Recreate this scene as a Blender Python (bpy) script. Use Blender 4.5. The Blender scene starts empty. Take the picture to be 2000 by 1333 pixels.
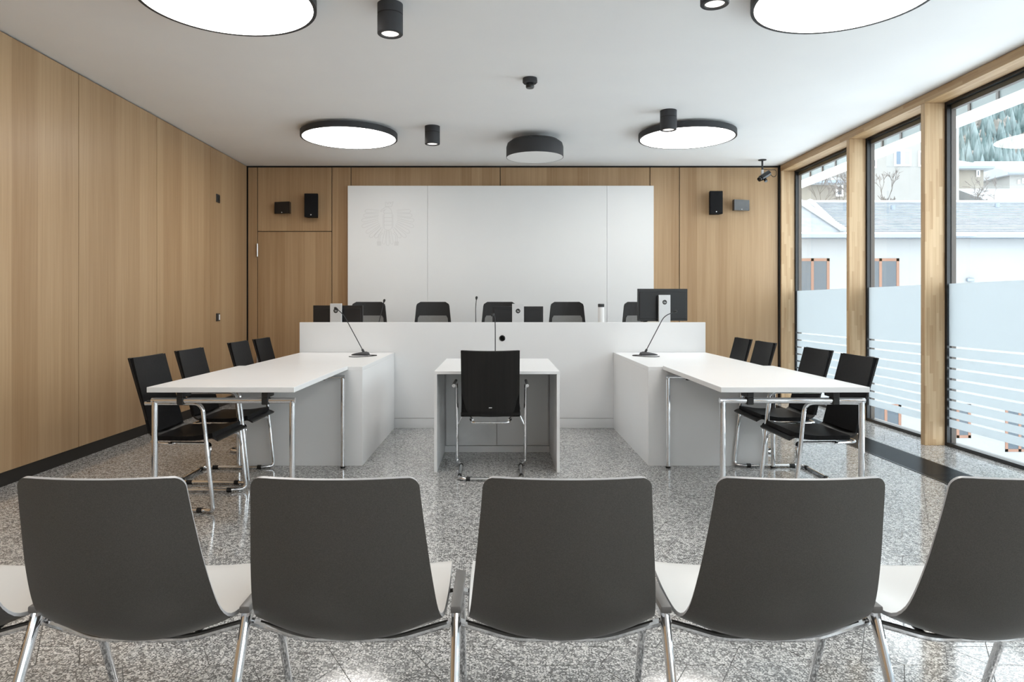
import bpy, bmesh, math, random
from mathutils import Vector, Matrix
random.seed(7)
PI = math.pi
SC = bpy.context.scene
COL = SC.collection

# ------------------------------------------------------------------ camera
F = 1350.0            # focal length in pixels of the 2000 px wide frame
VX, VY, EYE = 975.0, 596.0, 1.228
cd = bpy.data.cameras.new('camera')
cam = bpy.data.objects.new('camera', cd); COL.objects.link(cam)
cam.location = (0, 0, EYE); cam.rotation_euler = (PI / 2, 0, 0)
cd.sensor_width = 36.0; cd.lens = 36.0 * F / 2000.0
cd.shift_x = (1000 - VX) / 2000.0; cd.shift_y = -(666.5 - VY) / 2000.0
cd.clip_start = 0.05; cd.clip_end = 600
SC.camera = cam

# ------------------------------------------------------------------ world (overcast winter sky) and exposure
SKY = 3.65
LAMP = 8.0
w = bpy.data.worlds.new('overcast_sky'); SC.world = w; w.use_nodes = True
bg = w.node_tree.nodes['Background']
bg.inputs[0].default_value = (0.90, 0.95, 1.0, 1); bg.inputs[1].default_value = SKY
SC.view_settings.view_transform = 'Standard'
SC.view_settings.look = 'None'
SC.view_settings.exposure = 0.55
SC.view_settings.gamma = 1.0
SC.view_settings.use_curve_mapping = False
try:
    SC.cycles.max_bounces = 8; SC.cycles.diffuse_bounces = 5; SC.cycles.glossy_bounces = 3
    SC.cycles.transparent_max_bounces = 10; SC.cycles.transmission_bounces = 2
    SC.cycles.use_adaptive_sampling = True; SC.cycles.adaptive_threshold = 0.035
    SC.cycles.sample_clamp_indirect = 6.0; SC.cycles.caustics_reflective = False; SC.cycles.caustics_refractive = False
except Exception:
    pass

# ------------------------------------------------------------------ materials
def mat(name, color, rough=0.5, metal=0.0, spec=0.5, coat=0.0):
    m = bpy.data.materials.new(name); m.use_nodes = True
    b = m.node_tree.nodes['Principled BSDF']
    b.inputs['Base Color'].default_value = (*color, 1)
    b.inputs['Roughness'].default_value = rough
    b.inputs['Metallic'].default_value = metal
    b.inputs['Specular IOR Level'].default_value = spec
    b.inputs['Coat Weight'].default_value = coat
    return m
class NT:
    def __init__(s, m):
        s.nt = m.node_tree; s.n = s.nt.nodes; s.l = s.nt.links
        s.b = s.n.get('Principled BSDF')
    def node(s, t, **kw):
        x = s.n.new(t)
        for k, v in kw.items(): setattr(x, k, v)
        return x
    def link(s, a, b): s.l.new(a, b)
    def math(s, op, a, b=None, c=None):
        x = s.n.new('ShaderNodeMath'); x.operation = op
        for i, v in enumerate((a, b, c)):
            if v is None: continue
            if isinstance(v, (int, float)): x.inputs[i].default_value = v
            else: s.l.new(v, x.inputs[i])
        return x.outputs[0]
    def ramp(s, fac, stops):
        r = s.n.new('ShaderNodeValToRGB'); e = r.color_ramp.elements
        while len(e) < len(stops): e.new(0.5)
        for q, (p, c) in zip(e, stops): q.position = p; q.color = (*c, 1)
        s.l.new(fac, r.inputs[0]); return r.outputs[0]
    def mixc(s, fac, a, b, bt='MIX'):
        x = s.n.new('ShaderNodeMix'); x.data_type = 'RGBA'; x.blend_type = bt
        for sock, v in ((x.inputs[0], fac), (x.inputs[6], a), (x.inputs[7], b)):
            if isinstance(v, (int, float)): sock.default_value = v
            elif isinstance(v, tuple): sock.default_value = (*v, 1)
            else: s.l.new(v, sock)
        return x.outputs[2]
    def bump(s, h, strength, dist):
        x = s.n.new('ShaderNodeBump'); x.inputs['Strength'].default_value = strength
        x.inputs['Distance'].default_value = dist
        s.l.new(h, x.inputs['Height']); s.l.new(x.outputs[0], s.b.inputs['Normal'])

def noise_tint(m, c1, c2, scale, detail=3, rough=None, bump=0.0):
    t = NT(m); co = t.node('ShaderNodeTexCoord'); nz = t.node('ShaderNodeTexNoise')
    nz.inputs['Scale'].default_value = scale; nz.inputs['Detail'].default_value = detail
    t.link(co.outputs['Object'], nz.inputs['Vector'])
    t.link(t.ramp(nz.outputs[0], [(0.35, c1), (0.65, c2)]), t.b.inputs['Base Color'])
    if bump: t.bump(nz.outputs[0], bump, 0.002)
    return m

def veneer(name, dark, light, strip=0.135, rough=0.38, length=0.0, axis='z'):
    """straight-grained oak veneer, grain along Z, glued up from narrow strips"""
    m = mat(name, light, rough, spec=0.35); t = NT(m)
    geo = t.node('ShaderNodeNewGeometry'); info = t.node('ShaderNodeObjectInfo')
    sep = t.node('ShaderNodeSeparateXYZ'); t.link(geo.outputs['Position'], sep.inputs[0])
    along = sep.outputs[2]; u = t.math('ADD', sep.outputs[0], sep.outputs[1])
    if axis == 'y': along = sep.outputs[1]; u = t.math('ADD', sep.outputs[0], sep.outputs[2])
    if axis == 'object':      # grain follows the part itself
        tc = t.node('ShaderNodeTexCoord'); sep = t.node('ShaderNodeSeparateXYZ'); t.link(tc.outputs['Object'], sep.inputs[0])
        along = sep.outputs[2]; u = sep.outputs[0]
    u = t.math('ADD', u, t.math('MULTIPLY', info.outputs['Random'], 7.3))
    sid = t.math('FLOOR', t.math('DIVIDE', u, strip))
    if length:
        off = t.math('FRACT', t.math('MULTIPLY', sid, 0.371))
        row = t.math('FLOOR', t.math('ADD', t.math('DIVIDE', along, length), off))
        sid = t.math('ADD', sid, t.math('MULTIPLY', row, 17.31))
    wn = t.node('ShaderNodeTexWhiteNoise', noise_dimensions='1D')
    t.link(t.math('ADD', sid, t.math('MULTIPLY', info.outputs['Random'], 91.0)), wn.inputs['W'])
    cmb = t.node('ShaderNodeCombineXYZ')
    t.link(t.math('MULTIPLY', u, 55.0), cmb.inputs[0])
    t.link(t.math('MULTIPLY', wn.outputs['Value'], 40.0), cmb.inputs[1])
    t.link(t.math('MULTIPLY', along, 1.1), cmb.inputs[2])
    n1 = t.node('ShaderNodeTexNoise'); n1.inputs['Scale'].default_value = 1.0; n1.inputs['Detail'].default_value = 4
    n1.inputs['Roughness'].default_value = 0.6
    t.link(cmb.outputs[0], n1.inputs['Vector'])
    cm2 = t.node('ShaderNodeCombineXYZ')
    t.link(t.math('MULTIPLY', u, 9.0), cm2.inputs[0]); t.link(t.math('MULTIPLY', along, 0.5), cm2.inputs[2])
    n2 = t.node('ShaderNodeTexNoise'); n2.inputs['Scale'].default_value = 1.0; n2.inputs['Detail'].default_value = 2
    t.link(cm2.outputs[0], n2.inputs['Vector'])
    v = t.math('ADD', t.math('MULTIPLY', n1.outputs[0], 0.55), t.math('MULTIPLY', n2.outputs[0], 0.25))
    v = t.math('ADD', v, t.math('MULTIPLY', wn.outputs['Value'], 0.26))
    t.link(t.ramp(v, [(0.30, dark), (0.78, light)]), t.b.inputs['Base Color'])
    t.bump(n1.outputs[0], 0.06, 0.0006)
    return m

M = {}
M['oak'] = veneer('oak_veneer', (0.335, 0.205, 0.105), (0.485, 0.335, 0.195))
M['post_oak'] = veneer('oak_glulam', (0.40, 0.25, 0.125), (0.64, 0.47, 0.29), strip=0.028, rough=0.45, length=0.42)
M['beam_oak'] = veneer('oak_beam', (0.36, 0.215, 0.10), (0.60, 0.43, 0.25), strip=0.028, rough=0.45, length=0.5, axis='y')
M['backing'] = mat('shadow_gap_black', (0.012, 0.011, 0.010), 0.7)
M['plinth'] = mat('plinth_black', (0.016, 0.014, 0.012), 0.5)
M['ceiling'] = noise_tint(mat('ceiling_paint', (0.8, 0.8, 0.8), 0.9, spec=0.1), (0.90, 0.90, 0.90), (0.915, 0.915, 0.91), 2.0)
M['plaster'] = noise_tint(mat('rear_plaster', (0.7, 0.7, 0.7), 0.9, spec=0.1), (0.84, 0.835, 0.825), (0.87, 0.865, 0.855), 3.0)
M['white'] = noise_tint(mat('white_laminate', (0.8, 0.8, 0.8), 0.32, spec=0.4), (0.80, 0.805, 0.81), (0.82, 0.825, 0.83), 1.5)
M['white_wall'] = noise_tint(mat('white_board', (0.78, 0.78, 0.78), 0.4, spec=0.3), (0.77, 0.78, 0.785), (0.79, 0.80, 0.80), 1.2)
M['engraved'] = mat('emblem_grey', (0.665, 0.67, 0.67), 0.5, spec=0.3)
M['chrome'] = mat('chrome', (0.80, 0.81, 0.83), 0.07, 1.0)
M['satin'] = mat('satin_steel', (0.62, 0.62, 0.62), 0.3, 1.0)
M['silver'] = mat('silver_plastic', (0.66, 0.67, 0.68), 0.35, 0.15)
M['leather'] = noise_tint(mat('black_leather', (0.01, 0.01, 0.01), 0.5, spec=0.13), (0.005, 0.005, 0.0055), (0.009, 0.0085, 0.009), 60, bump=0.08)
M['blackply'] = veneer('black_stained_ply', (0.006, 0.006, 0.006), (0.022, 0.020, 0.019), strip=0.5, rough=0.35, axis='object')
M['rubber'] = mat('black_rubber', (0.01, 0.01, 0.01), 0.6)
M['mesh_black'] = noise_tint(mat('charcoal_knit', (0.02, 0.02, 0.02), 0.8), (0.014, 0.014, 0.015), (0.024, 0.024, 0.024), 300)
M['mesh_grey'] = noise_tint(mat('grey_knit', (0.2, 0.2, 0.2), 0.85), (0.17, 0.17, 0.165), (0.22, 0.22, 0.215), 300)
M['anthracite'] = mat('anthracite_powder_coat', (0.045, 0.046, 0.05), 0.6, spec=0.3)
M['reveal'] = mat('lamp_joint_black', (0.006, 0.006, 0.006), 0.7)
M['shell_grey'] = noise_tint(mat('grey_shell_plastic', (0.05, 0.048, 0.045), 0.38, spec=0.45), (0.056, 0.052, 0.047), (0.080, 0.074, 0.067), 420, bump=0.05)
M['shell_white'] = mat('white_shell_plastic', (0.66, 0.655, 0.64), 0.35)
M['shell_rim'] = mat('shell_rim_grey_highlight', (0.42, 0.42, 0.43), 0.3)  # paler shell edge, with its bright highlight put into the colour
M['pad_grey'] = mat('grey_arm_plastic', (0.14, 0.135, 0.13), 0.4)
M['screen_black'] = mat('monitor_black', (0.013, 0.014, 0.016), 0.28)
M['logo_black'] = mat('logo_black', (0.01, 0.01, 0.01), 0.4)
M['speaker'] = mat('speaker_black', (0.006, 0.006, 0.007), 0.7, spec=0.2)
M['gloss_black'] = mat('gloss_black', (0.008, 0.008, 0.009), 0.06)
M['frame_black'] = mat('window_frame_black', (0.012, 0.013, 0.015), 0.4)
M['frame_brown'] = mat('window_rail_brown', (0.06, 0.05, 0.045), 0.5)
M['blind'] = mat('blind_slats_grey', (0.30, 0.34, 0.34), 0.45)
M['slot_fill'] = mat('slot_fill_grey', (0.13, 0.155, 0.155), 0.4)  # teal-grey of the view beyond, carried by added fill panels
M['grille'] = mat('grille_black', (0.02, 0.026, 0.034), 0.25, 0.5)
M['grout'] = mat('floor_joint', (0.085, 0.083, 0.08), 0.6)
M['brownwood'] = mat('brown_window_wood', (0.20, 0.10, 0.065), 0.5)
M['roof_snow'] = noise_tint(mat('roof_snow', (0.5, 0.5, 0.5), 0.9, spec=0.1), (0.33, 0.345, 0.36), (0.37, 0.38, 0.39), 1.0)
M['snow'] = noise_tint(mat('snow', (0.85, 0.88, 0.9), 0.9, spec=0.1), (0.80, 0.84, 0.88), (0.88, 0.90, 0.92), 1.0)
M['trim_white'] = mat('white_metal_trim', (0.8, 0.8, 0.8), 0.5)
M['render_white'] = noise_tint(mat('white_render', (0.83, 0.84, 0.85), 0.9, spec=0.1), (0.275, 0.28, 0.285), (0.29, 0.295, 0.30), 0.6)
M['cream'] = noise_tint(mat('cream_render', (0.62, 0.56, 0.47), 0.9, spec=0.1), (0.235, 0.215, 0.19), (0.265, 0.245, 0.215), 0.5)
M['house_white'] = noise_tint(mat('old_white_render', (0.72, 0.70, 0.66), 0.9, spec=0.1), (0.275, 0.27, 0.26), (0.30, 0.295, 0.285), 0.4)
M['dark_pane'] = mat('dark_pane', (0.05, 0.065, 0.08), 0.08)
M['blue_shutter'] = mat('blue_grey_shutter', (0.10, 0.14, 0.19), 0.5)
M['bark'] = mat('bare_bark', (0.09, 0.075, 0.065), 0.9)
M['twig'] = mat('frosted_twigs', (0.17, 0.15, 0.14), 0.9)
M['slate'] = noise_tint(mat('slate', (0.30, 0.34, 0.39), 0.5), (0.125, 0.145, 0.17), (0.175, 0.195, 0.22), 2.5)
M['gutter'] = mat('zinc_gutter', (0.22, 0.26, 0.31), 0.4, 0.3)
M['conifer'] = noise_tint(mat('hazed_conifer', (0.2, 0.3, 0.28), 0.95, spec=0.1), (0.075, 0.115, 0.115), (0.21, 0.255, 0.26), 0.25)  # pale blue-green holds the distance haze in the base colour
M['beech'] = noise_tint(mat('hazed_beech', (0.3, 0.26, 0.22), 0.95, spec=0.1), (0.15, 0.14, 0.125), (0.27, 0.25, 0.235), 0.3)  # lightened to paint in the haze over the far trees
M['hill'] = noise_tint(mat('hazed_slope', (0.3, 0.35, 0.3), 0.95, spec=0.1), (0.12, 0.15, 0.14), (0.25, 0.27, 0.26), 0.08)  # haze of the distant slope mixed into this colour
M['beige_plastic'] = mat('beige_plastic', (0.62, 0.58, 0.48), 0.5)
M['label_white'] = mat('switch_white', (0.75, 0.75, 0.75), 0.4)

def emission(name, color, strength):
    m = bpy.data.materials.new(name); m.use_nodes = True; nt = m.node_tree
    nt.nodes.remove(nt.nodes['Principled BSDF'])
    e = nt.nodes.new('ShaderNodeEmission'); e.inputs[0].default_value = (*color, 1); e.inputs[1].default_value = strength
    nt.links.new(e.outputs[0], nt.nodes['Material Output'].inputs[0]); return m
M['diffuser'] = emission('lamp_diffuser_light', (1.0, 0.965, 0.92), LAMP)
M['spot_light'] = emission('spot_lens_light', (1.0, 0.93, 0.85), 1.5)

def glass_mat():
    m = bpy.data.materials.new('window_glass'); m.use_nodes = True; nt = m.node_tree
    nt.nodes.remove(nt.nodes['Principled BSDF'])
    tr = nt.nodes.new('ShaderNodeBsdfTransparent'); tr.inputs[0].default_value = (0.95, 0.975, 0.97, 1)
    gl = nt.nodes.new('ShaderNodeBsdfGlossy'); gl.inputs['Roughness'].default_value = 0.0
    lw = nt.nodes.new('ShaderNodeLayerWeight'); lw.inputs[0].default_value = 0.5      # Schlick: 0.03 + 0.97 * facing^5, same from both sides
    pw = nt.nodes.new('ShaderNodeMath'); pw.operation = 'POWER'; pw.inputs[1].default_value = 5.0
    ma = nt.nodes.new('ShaderNodeMath'); ma.operation = 'MULTIPLY_ADD'; ma.inputs[1].default_value = 0.97; ma.inputs[2].default_value = 0.03
    nt.links.new(lw.outputs['Facing'], pw.inputs[0]); nt.links.new(pw.outputs[0], ma.inputs[0])
    mx = nt.nodes.new('ShaderNodeMixShader')
    nt.links.new(ma.outputs[0], mx.inputs[0]); nt.links.new(tr.outputs[0], mx.inputs[1]); nt.links.new(gl.outputs[0], mx.inputs[2])
    nt.links.new(mx.outputs[0], nt.nodes['Material Output'].inputs[0]); return m
M['glass'] = glass_mat()
def film_mat():
    m = bpy.data.materials.new('frosted_film'); m.use_nodes = True; nt = m.node_tree
    nt.nodes.remove(nt.nodes['Principled BSDF'])
    tl = nt.nodes.new('ShaderNodeBsdfTranslucent'); tl.inputs[0].default_value = (0.60, 0.63, 0.645, 1)
    df = nt.nodes.new('ShaderNodeBsdfDiffuse'); df.inputs[0].default_value = (0.68, 0.70, 0.715, 1)
    mx = nt.nodes.new('ShaderNodeMixShader'); mx.inputs[0].default_value = 0.30
    nt.links.new(tl.outputs[0], mx.inputs[1]); nt.links.new(df.outputs[0], mx.inputs[2])
    nt.links.new(mx.outputs[0], nt.nodes['Material Output'].inputs[0]); return m
M['film'] = film_mat()

def terrazzo():
    m = mat('terrazzo', (0.3, 0.3, 0.3), 0.16, spec=0.6); t = NT(m)
    geo = t.node('ShaderNodeNewGeometry')
    def vor(scale, feature):
        v = t.node('ShaderNodeTexVoronoi', feature=feature, voronoi_dimensions='2D')
        v.inputs['Scale'].default_value = scale; v.inputs['Randomness'].default_value = 1.0
        t.link(geo.outputs['Position'], v.inputs['Vector']); return v
    e = vor(95.0, 'DISTANCE_TO_EDGE'); c = vor(95.0, 'F1')
    sp = t.node('ShaderNodeSeparateColor'); t.link(c.outputs['Color'], sp.inputs[0])
    chip = t.ramp(sp.outputs[0], [(0.0, (0.15, 0.148, 0.145)), (0.3, (0.30, 0.298, 0.295)), (0.42, (0.58, 0.575, 0.56)), (1.0, (0.78, 0.775, 0.76))])
    ed = t.math('LESS_THAN', e.outputs['Distance'], t.math('ADD', 0.05, t.math('MULTIPLY', sp.outputs[1], 0.22)))
    e2 = vor(240.0, 'F1'); s2 = t.node('ShaderNodeSeparateColor'); t.link(e2.outputs['Color'], s2.inputs[0])
    matrix = t.ramp(s2.outputs[0], [(0.0, (0.10, 0.10, 0.10)), (0.6, (0.16, 0.16, 0.16)), (0.85, (0.6, 0.6, 0.59))])
    t.link(t.mixc(ed, chip, matrix), t.b.inputs['Base Color'])
    nz = t.node('ShaderNodeTexNoise'); nz.inputs['Scale'].default_value = 2.5
    t.link(geo.outputs['Position'], nz.inputs['Vector'])
    t.link(t.math('ADD', 0.05, t.math('MULTIPLY', nz.outputs[0], 0.08)), t.b.inputs['Roughness'])
    return m
M['terrazzo'] = terrazzo()

# ------------------------------------------------------------------ mesh helpers
def new_obj(name, bm, m, parent=None, smooth=False, loc=None, ang=35):
    me = bpy.data.meshes.new(name)
    bmesh.ops.recalc_face_normals(bm, faces=bm.faces)
    bm.to_mesh(me); bm.free()
    if isinstance(m, (list, tuple)):
        for k in m: me.materials.append(M[k])
    else: me.materials.append(M[m])
    if smooth:
        me.polygons.foreach_set('use_smooth', [True] * len(me.polygons))
        if ang < 179:
            try: me.set_sharp_from_angle(angle=math.radians(ang))
            except Exception: pass
    o = bpy.data.objects.new(name, me); COL.objects.link(o)
    if loc: o.location = loc
    if parent is not None: o.parent = parent
    return o

def box(bm, x0, x1, y0, y1, z0, z1, bev=0.0, seg=1, mi=0):
    r = bmesh.ops.create_cube(bm, size=1.0)
    vs = r['verts']
    for v in vs:
        v.co = Vector((x0 + (v.co.x + .5) * (x1 - x0), y0 + (v.co.y + .5) * (y1 - y0), z0 + (v.co.z + .5) * (z1 - z0)))
    fs = set(f for v in vs for f in v.link_faces)
    for f in fs: f.material_index = mi
    if bev:
        es = list(set(e for v in vs for e in v.link_edges))
        bmesh.ops.bevel(bm, geom=es, offset=bev, segments=seg, affect='EDGES', profile=0.5)
    return bm

def BOX(name, m, parent, x0, x1, y0, y1, z0, z1, bev=0.0, seg=1, smooth=False):
    return new_obj(name, box(bmesh.new(), x0, x1, y0, y1, z0, z1, bev, seg), m, parent, smooth)

def fillet(pts, r, n=5):
    pts = [Vector(p) for p in pts]; out = [pts[0]]
    for i in range(1, len(pts) - 1):
        a, b, c = pts[i - 1], pts[i], pts[i + 1]
        d1 = (a - b); d2 = (c - b); l1, l2 = d1.length, d2.length
        rr = min(r, l1 * 0.48, l2 * 0.48)
        p, q = b + d1 / l1 * rr, b + d2 / l2 * rr
        for k in range(n + 1):
            t = k / n
            out.append(p * (1 - t) ** 2 + b * 2 * t * (1 - t) + q * t * t)
    out.append(pts[-1]); return out

def tube(bm, pts, r, seg=10, mi=0, cap=True, radii=None):
    pts = [Vector(p) for p in pts]; rings = []
    T0 = (pts[1] - pts[0]).normalized()
    up = Vector((0, 0, 1)) if abs(T0.z) < 0.9 else Vector((1, 0, 0))
    N = (up - T0 * up.dot(T0)).normalized()
    for i, p in enumerate(pts):
        if i == 0: T = T0
        elif i == len(pts) - 1: T = (pts[i] - pts[i - 1]).normalized()
        else: T = ((pts[i] - pts[i - 1]).normalized() + (pts[i + 1] - pts[i]).normalized()).normalized()
        N = (N - T * N.dot(T)).normalized(); B = T.cross(N)
        rr = radii[i] if radii else r
        rings.append([bm.verts.new(p + (N * math.cos(2 * PI * k / seg) + B * math.sin(2 * PI * k / seg)) * rr) for k in range(seg)])
    for a, b in zip(rings, rings[1:]):
        for k in range(seg):
            f = bm.faces.new((a[k], a[(k + 1) % seg], b[(k + 1) % seg], b[k])); f.material_index = mi
    if cap:
        for R in (rings[0][::-1], rings[-1]):
            f = bm.faces.new(R); f.material_index = mi
    return bm

def lathe(bm, prof, seg=32, c=(0, 0, 0), mi=0, close=False):
    """prof: list of (radius, z) - revolve about Z through c"""
    rings = []
    for r, z in prof:
        if r < 1e-6: rings.append([bm.verts.new((c[0], c[1], c[2] + z))])
        else: rings.append([bm.verts.new((c[0] + r * math.cos(2 * PI * k / seg), c[1] + r * math.sin(2 * PI * k / seg), c[2] + z)) for k in range(seg)])
    prs = list(zip(rings, rings[1:]))
    if close: prs.append((rings[-1], rings[0]))
    for a, b in prs:
        for k in range(seg):
            k2 = (k + 1) % seg
            if len(a) == 1 and len(b) == 1: continue
            if len(a) == 1: f = bm.faces.new((a[0], b[k], b[k2]))
            elif len(b) == 1: f = bm.faces.new((a[k], b[0], a[k2]))
            else: f = bm.faces.new((a[k], b[k], b[k2], a[k2]))
            f.material_index = mi
    return bm

def prism(bm, poly, a0, a1, axis='x', mi=0):
    """extrude a 2-D polygon along an axis; poly in the two other axes"""
    def P(p, a):
        if axis == 'x': return (a, p[0], p[1])
        if axis == 'y': return (p[0], a, p[1])
        return (p[0], p[1], a)
    A = [bm.verts.new(P(p, a0)) for p in poly]; B = [bm.verts.new(P(p, a1)) for p in poly]
    n = len(poly)
    fs = [bm.faces.new(A), bm.faces.new(B[::-1])]
    for i in range(n): fs.append(bm.faces.new((A[i], B[i], B[(i + 1) % n], A[(i + 1) % n])))
    for f in fs: f.material_index = mi
    return bm

def tag(o, label, cat, group=None, kind=None):
    o['label'] = label; o['category'] = cat
    if group: o['group'] = group
    if kind: o['kind'] = kind
    return o
def thing(name, label, cat, loc=(0, 0, 0), rz=0.0, group=None, kind=None):
    o = bpy.data.objects.new(name, None); COL.objects.link(o)
    o.empty_display_size = 0.1
    o.location = loc; o.rotation_euler = (0, 0, rz)
    return tag(o, label, cat, group, kind)
def dup(root, loc, rz, label):
    r = root.copy(); COL.objects.link(r); r.location = loc; r.rotation_euler = (0, 0, rz); r['label'] = label
    for ch in list(root.children):
        c = ch.copy(); COL.objects.link(c); c.parent = r
        for g in list(ch.children):
            d = g.copy(); COL.objects.link(d); d.parent = c
    return r
def BM(): return bmesh.new()

# ================================================================== THE ROOM
XL, XR, YB, YF, ZC = -3.345, 3.72, 9.17, -4.6, 3.078
# ---- floor: joint-coloured bed with terrazzo tiles laid in a triangular lattice
floor = tag(new_obj('floor', box(BM(), XL - .1, 3.985, YF, YB + .1, -0.12, -0.0012), 'grout'),
            'grey speckled terrazzo floor laid in angular tiles', 'floor', kind='structure')

def clip_poly(poly, x0, x1, y0, y1):
    for ax, lim, sgn in ((0, x0, 1), (0, x1, -1), (1, y0, 1), (1, y1, -1)):
        out = []
        for i in range(len(poly)):
            a, b = poly[i], poly[(i + 1) % len(poly)]
            da, db = sgn * (a[ax] - lim), sgn * (b[ax] - lim)
            if da >= 0: out.append(a)
            if da * db < 0:
                t = da / (da - db); out.append((a[0] + (b[0] - a[0]) * t, a[1] + (b[1] - a[1]) * t))
        poly = out
        if len(poly) < 3: return []
    return poly
def inset(poly, g):
    cx = sum(p[0] for p in poly) / len(poly); cy = sum(p[1] for p in poly) / len(poly)
    ar = sum(poly[i][0] * poly[(i + 1) % len(poly)][1] - poly[(i + 1) % len(poly)][0] * poly[i][1] for i in range(len(poly)))
    if ar < 0: poly = poly[::-1]
    n = len(poly); lines = []
    for i in range(n):
        a, b = poly[i], poly[(i + 1) % n]; dx, dy = b[0] - a[0], b[1] - a[1]; L = math.hypot(dx, dy)
        if L < 1e-5: continue
        nx, ny = -dy / L, dx / L
        lines.append(((a[0] + nx * g, a[1] + ny * g), (dx / L, dy / L)))
    out = []
    for i in range(len(lines)):
        (p, d), (q, e) = lines[i - 1], lines[i]
        cr = d[0] * e[1] - d[1] * e[0]
        if abs(cr) < 1e-6: continue
        t = ((q[0] - p[0]) * e[1] - (q[1] - p[1]) * e[0]) / cr
        out.append((p[0] + d[0] * t, p[1] + d[1] * t))
    return out if len(out) >= 3 else []
A_T = 0.148; H_T = A_T * math.sqrt(3) / 2
def lat(i, j): return (1.38 + (i + j * 0.5) * A_T, 2.355 + j * H_T)
free = set()
for j in range(-42, 58):
    for i in range(-90, 60):
        p = lat(i, j)
        if XL - .3 < p[0] < 4.2 and YF - .3 < p[1] < YB + .3:
            free.add((i, j, 0)); free.add((i, j, 1))   # 0: up triangle (i,j),(i+1,j),(i,j+1)   1: down (i+1,j),(i+1,j+1),(i,j+1)
rt = random.Random(11); polys = []
def take(ts, vs):
    if all(t in free for t in ts):
        for t in ts: free.discard(t)
        polys.append([lat(*v) for v in vs]); return True
    return False
verts_l = sorted(set((t[0], t[1]) for t in free)); rt.shuffle(verts_l)
for (i, j) in verts_l[:int(len(verts_l) * .45)]:
    take([(i, j, 0), (i - 1, j, 1), (i - 1, j, 0), (i - 1, j - 1, 1), (i, j - 1, 0), (i, j - 1, 1)],
         [(i + 1, j), (i, j + 1), (i - 1, j + 1), (i - 1, j), (i, j - 1), (i + 1, j - 1)])
for (i, j) in verts_l:
    k = rt.randrange(4)
    if k == 0: take([(i, j, 0), (i, j, 1), (i + 1, j, 0)], [(i, j), (i + 2, j), (i + 1, j + 1), (i, j + 1)])
    elif k == 1: take([(i, j, 0), (i, j, 1)], [(i, j), (i + 1, j), (i + 1, j + 1), (i, j + 1)])
    elif k == 2: take([(i, j, 1), (i, j + 1, 0)], [(i + 1, j), (i + 1, j + 1), (i, j + 2), (i, j + 1)])
for (i, j) in verts_l:
    take([(i, j, 0), (i, j, 1)], [(i, j), (i + 1, j), (i + 1, j + 1), (i, j + 1)])
    take([(i, j, 0), (i - 1, j, 1)], [(i, j), (i + 1, j), (i, j + 1), (i - 1, j + 1)])
for t in sorted(free):
    i, j, k = t
    polys.append([lat(i, j), lat(i + 1, j), lat(i, j + 1)] if k == 0 else [lat(i + 1, j), lat(i + 1, j + 1), lat(i, j + 1)])
tiles = []
for p in polys:
    for rect in ((XL - .06, 3.06, YF, YB + .05), (3.395, 3.982, YF, YB + .05)):
        q = clip_poly(p, *rect)
        if q: q = inset(q, 0.0014)
        if q: tiles.append(q)
def scr(q):
    cx = sum(p[0] for p in q) / len(q); cy = sum(p[1] for p in q) / len(q)
    if cy < 2.2: return 99 - cy
    px = 975 + cx * F / cy
    return cy if -40 < px < 2040 else 50 + cy
tiles.sort(key=scr)
def tile_bm(bm, q):
    prism(bm, q, -0.0012, 0.0, 'z')
for q in tiles[:300]:
    b = BM(); tile_bm(b, q); new_obj('floor_tile', b, 'terrazzo', floor)
b = BM()
for q in tiles[300:]: tile_bm(b, q)
o = new_obj('floor_tiling', b, 'terrazzo', floor); o['kind'] = 'stuff'

# ---- ceiling, rear wall
tag(new_obj('ceiling', box(BM(), XL - .1, 3.99, YF - .1, YB + .1, ZC, ZC + .15), 'ceiling'), 'plain white plaster ceiling with surface lamps', 'ceiling', kind='structure')
tag(new_obj('wall_rear', box(BM(), XL - .1, 3.99, YF - .1, YF, -.12, ZC), 'plaster'), 'plain pale wall at the near end of the room', 'wall', kind='structure')

# ---- left wall: dark backing, tall oak panels with open joints, recessed black plinth
wl = tag(new_obj('wall_left', box(BM(), XL - .10, XL - .02, YF, YB + .1, -.1, ZC), 'backing'), 'oak veneer panelled wall on the left side', 'wall', kind='structure')
ys = [-4.6, -3.271, -2.018, -0.765, 0.488, 1.741, 2.994, 4.247, 5.50, 6.753, 8.006, YB - .012]
for a, c in zip(ys, ys[1:]):
    BOX('oak_panel', 'oak', wl, XL - .02, XL, a + .004, c - .004, 0.098, ZC - .012, 0.0012)
tag(new_obj('baseboard_left', box(BM(), XL - .02, XL - .008, YF, YB, 0, .098), 'plinth'), 'black recessed plinth along the left oak wall', 'baseboard', kind='structure')

# ---- back wall
wb = tag(new_obj('wall_back', box(BM(), XL - .1, 3.99, YB + .02, YB + .10, -.1, ZC), 'backing'), 'oak panelled end wall behind the judges bench', 'wall', kind='structure')
ZP = 3.052
def bx(px): return (px - VX) * YB / F
for a, c, z0, z1 in ((484, 503, 0, ZP), (503, 648, 2.205, ZP), (648, 685.5, 0, ZP), (685.5, 977, 0, ZP), (977, 1269.5, 0, ZP), (1269.5, 1327, 0, ZP), (1327, 1520, 0, ZP)):
    BOX('oak_panel', 'oak', wb, bx(a) + .005, bx(c) - .005, YB, YB + .02, z0 + .003, z1, 0.0012)
d1 = tag(new_obj('door_1', box(BM(), bx(503) + .004, bx(648) - .004, YB - .001, YB + .02, 0.006, 2.199, .0012), 'oak'), 'flush oak door with steel hinges in the back wall', 'door', kind='structure')
for hz in (1.955, 0.46):
    b = BM(); tube(b, [(bx(503), YB - .012, hz - .085), (bx(503), YB - .012, hz + .085)], .011, 10)
    new_obj('hinge', b, 'satin', d1, True)
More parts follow.
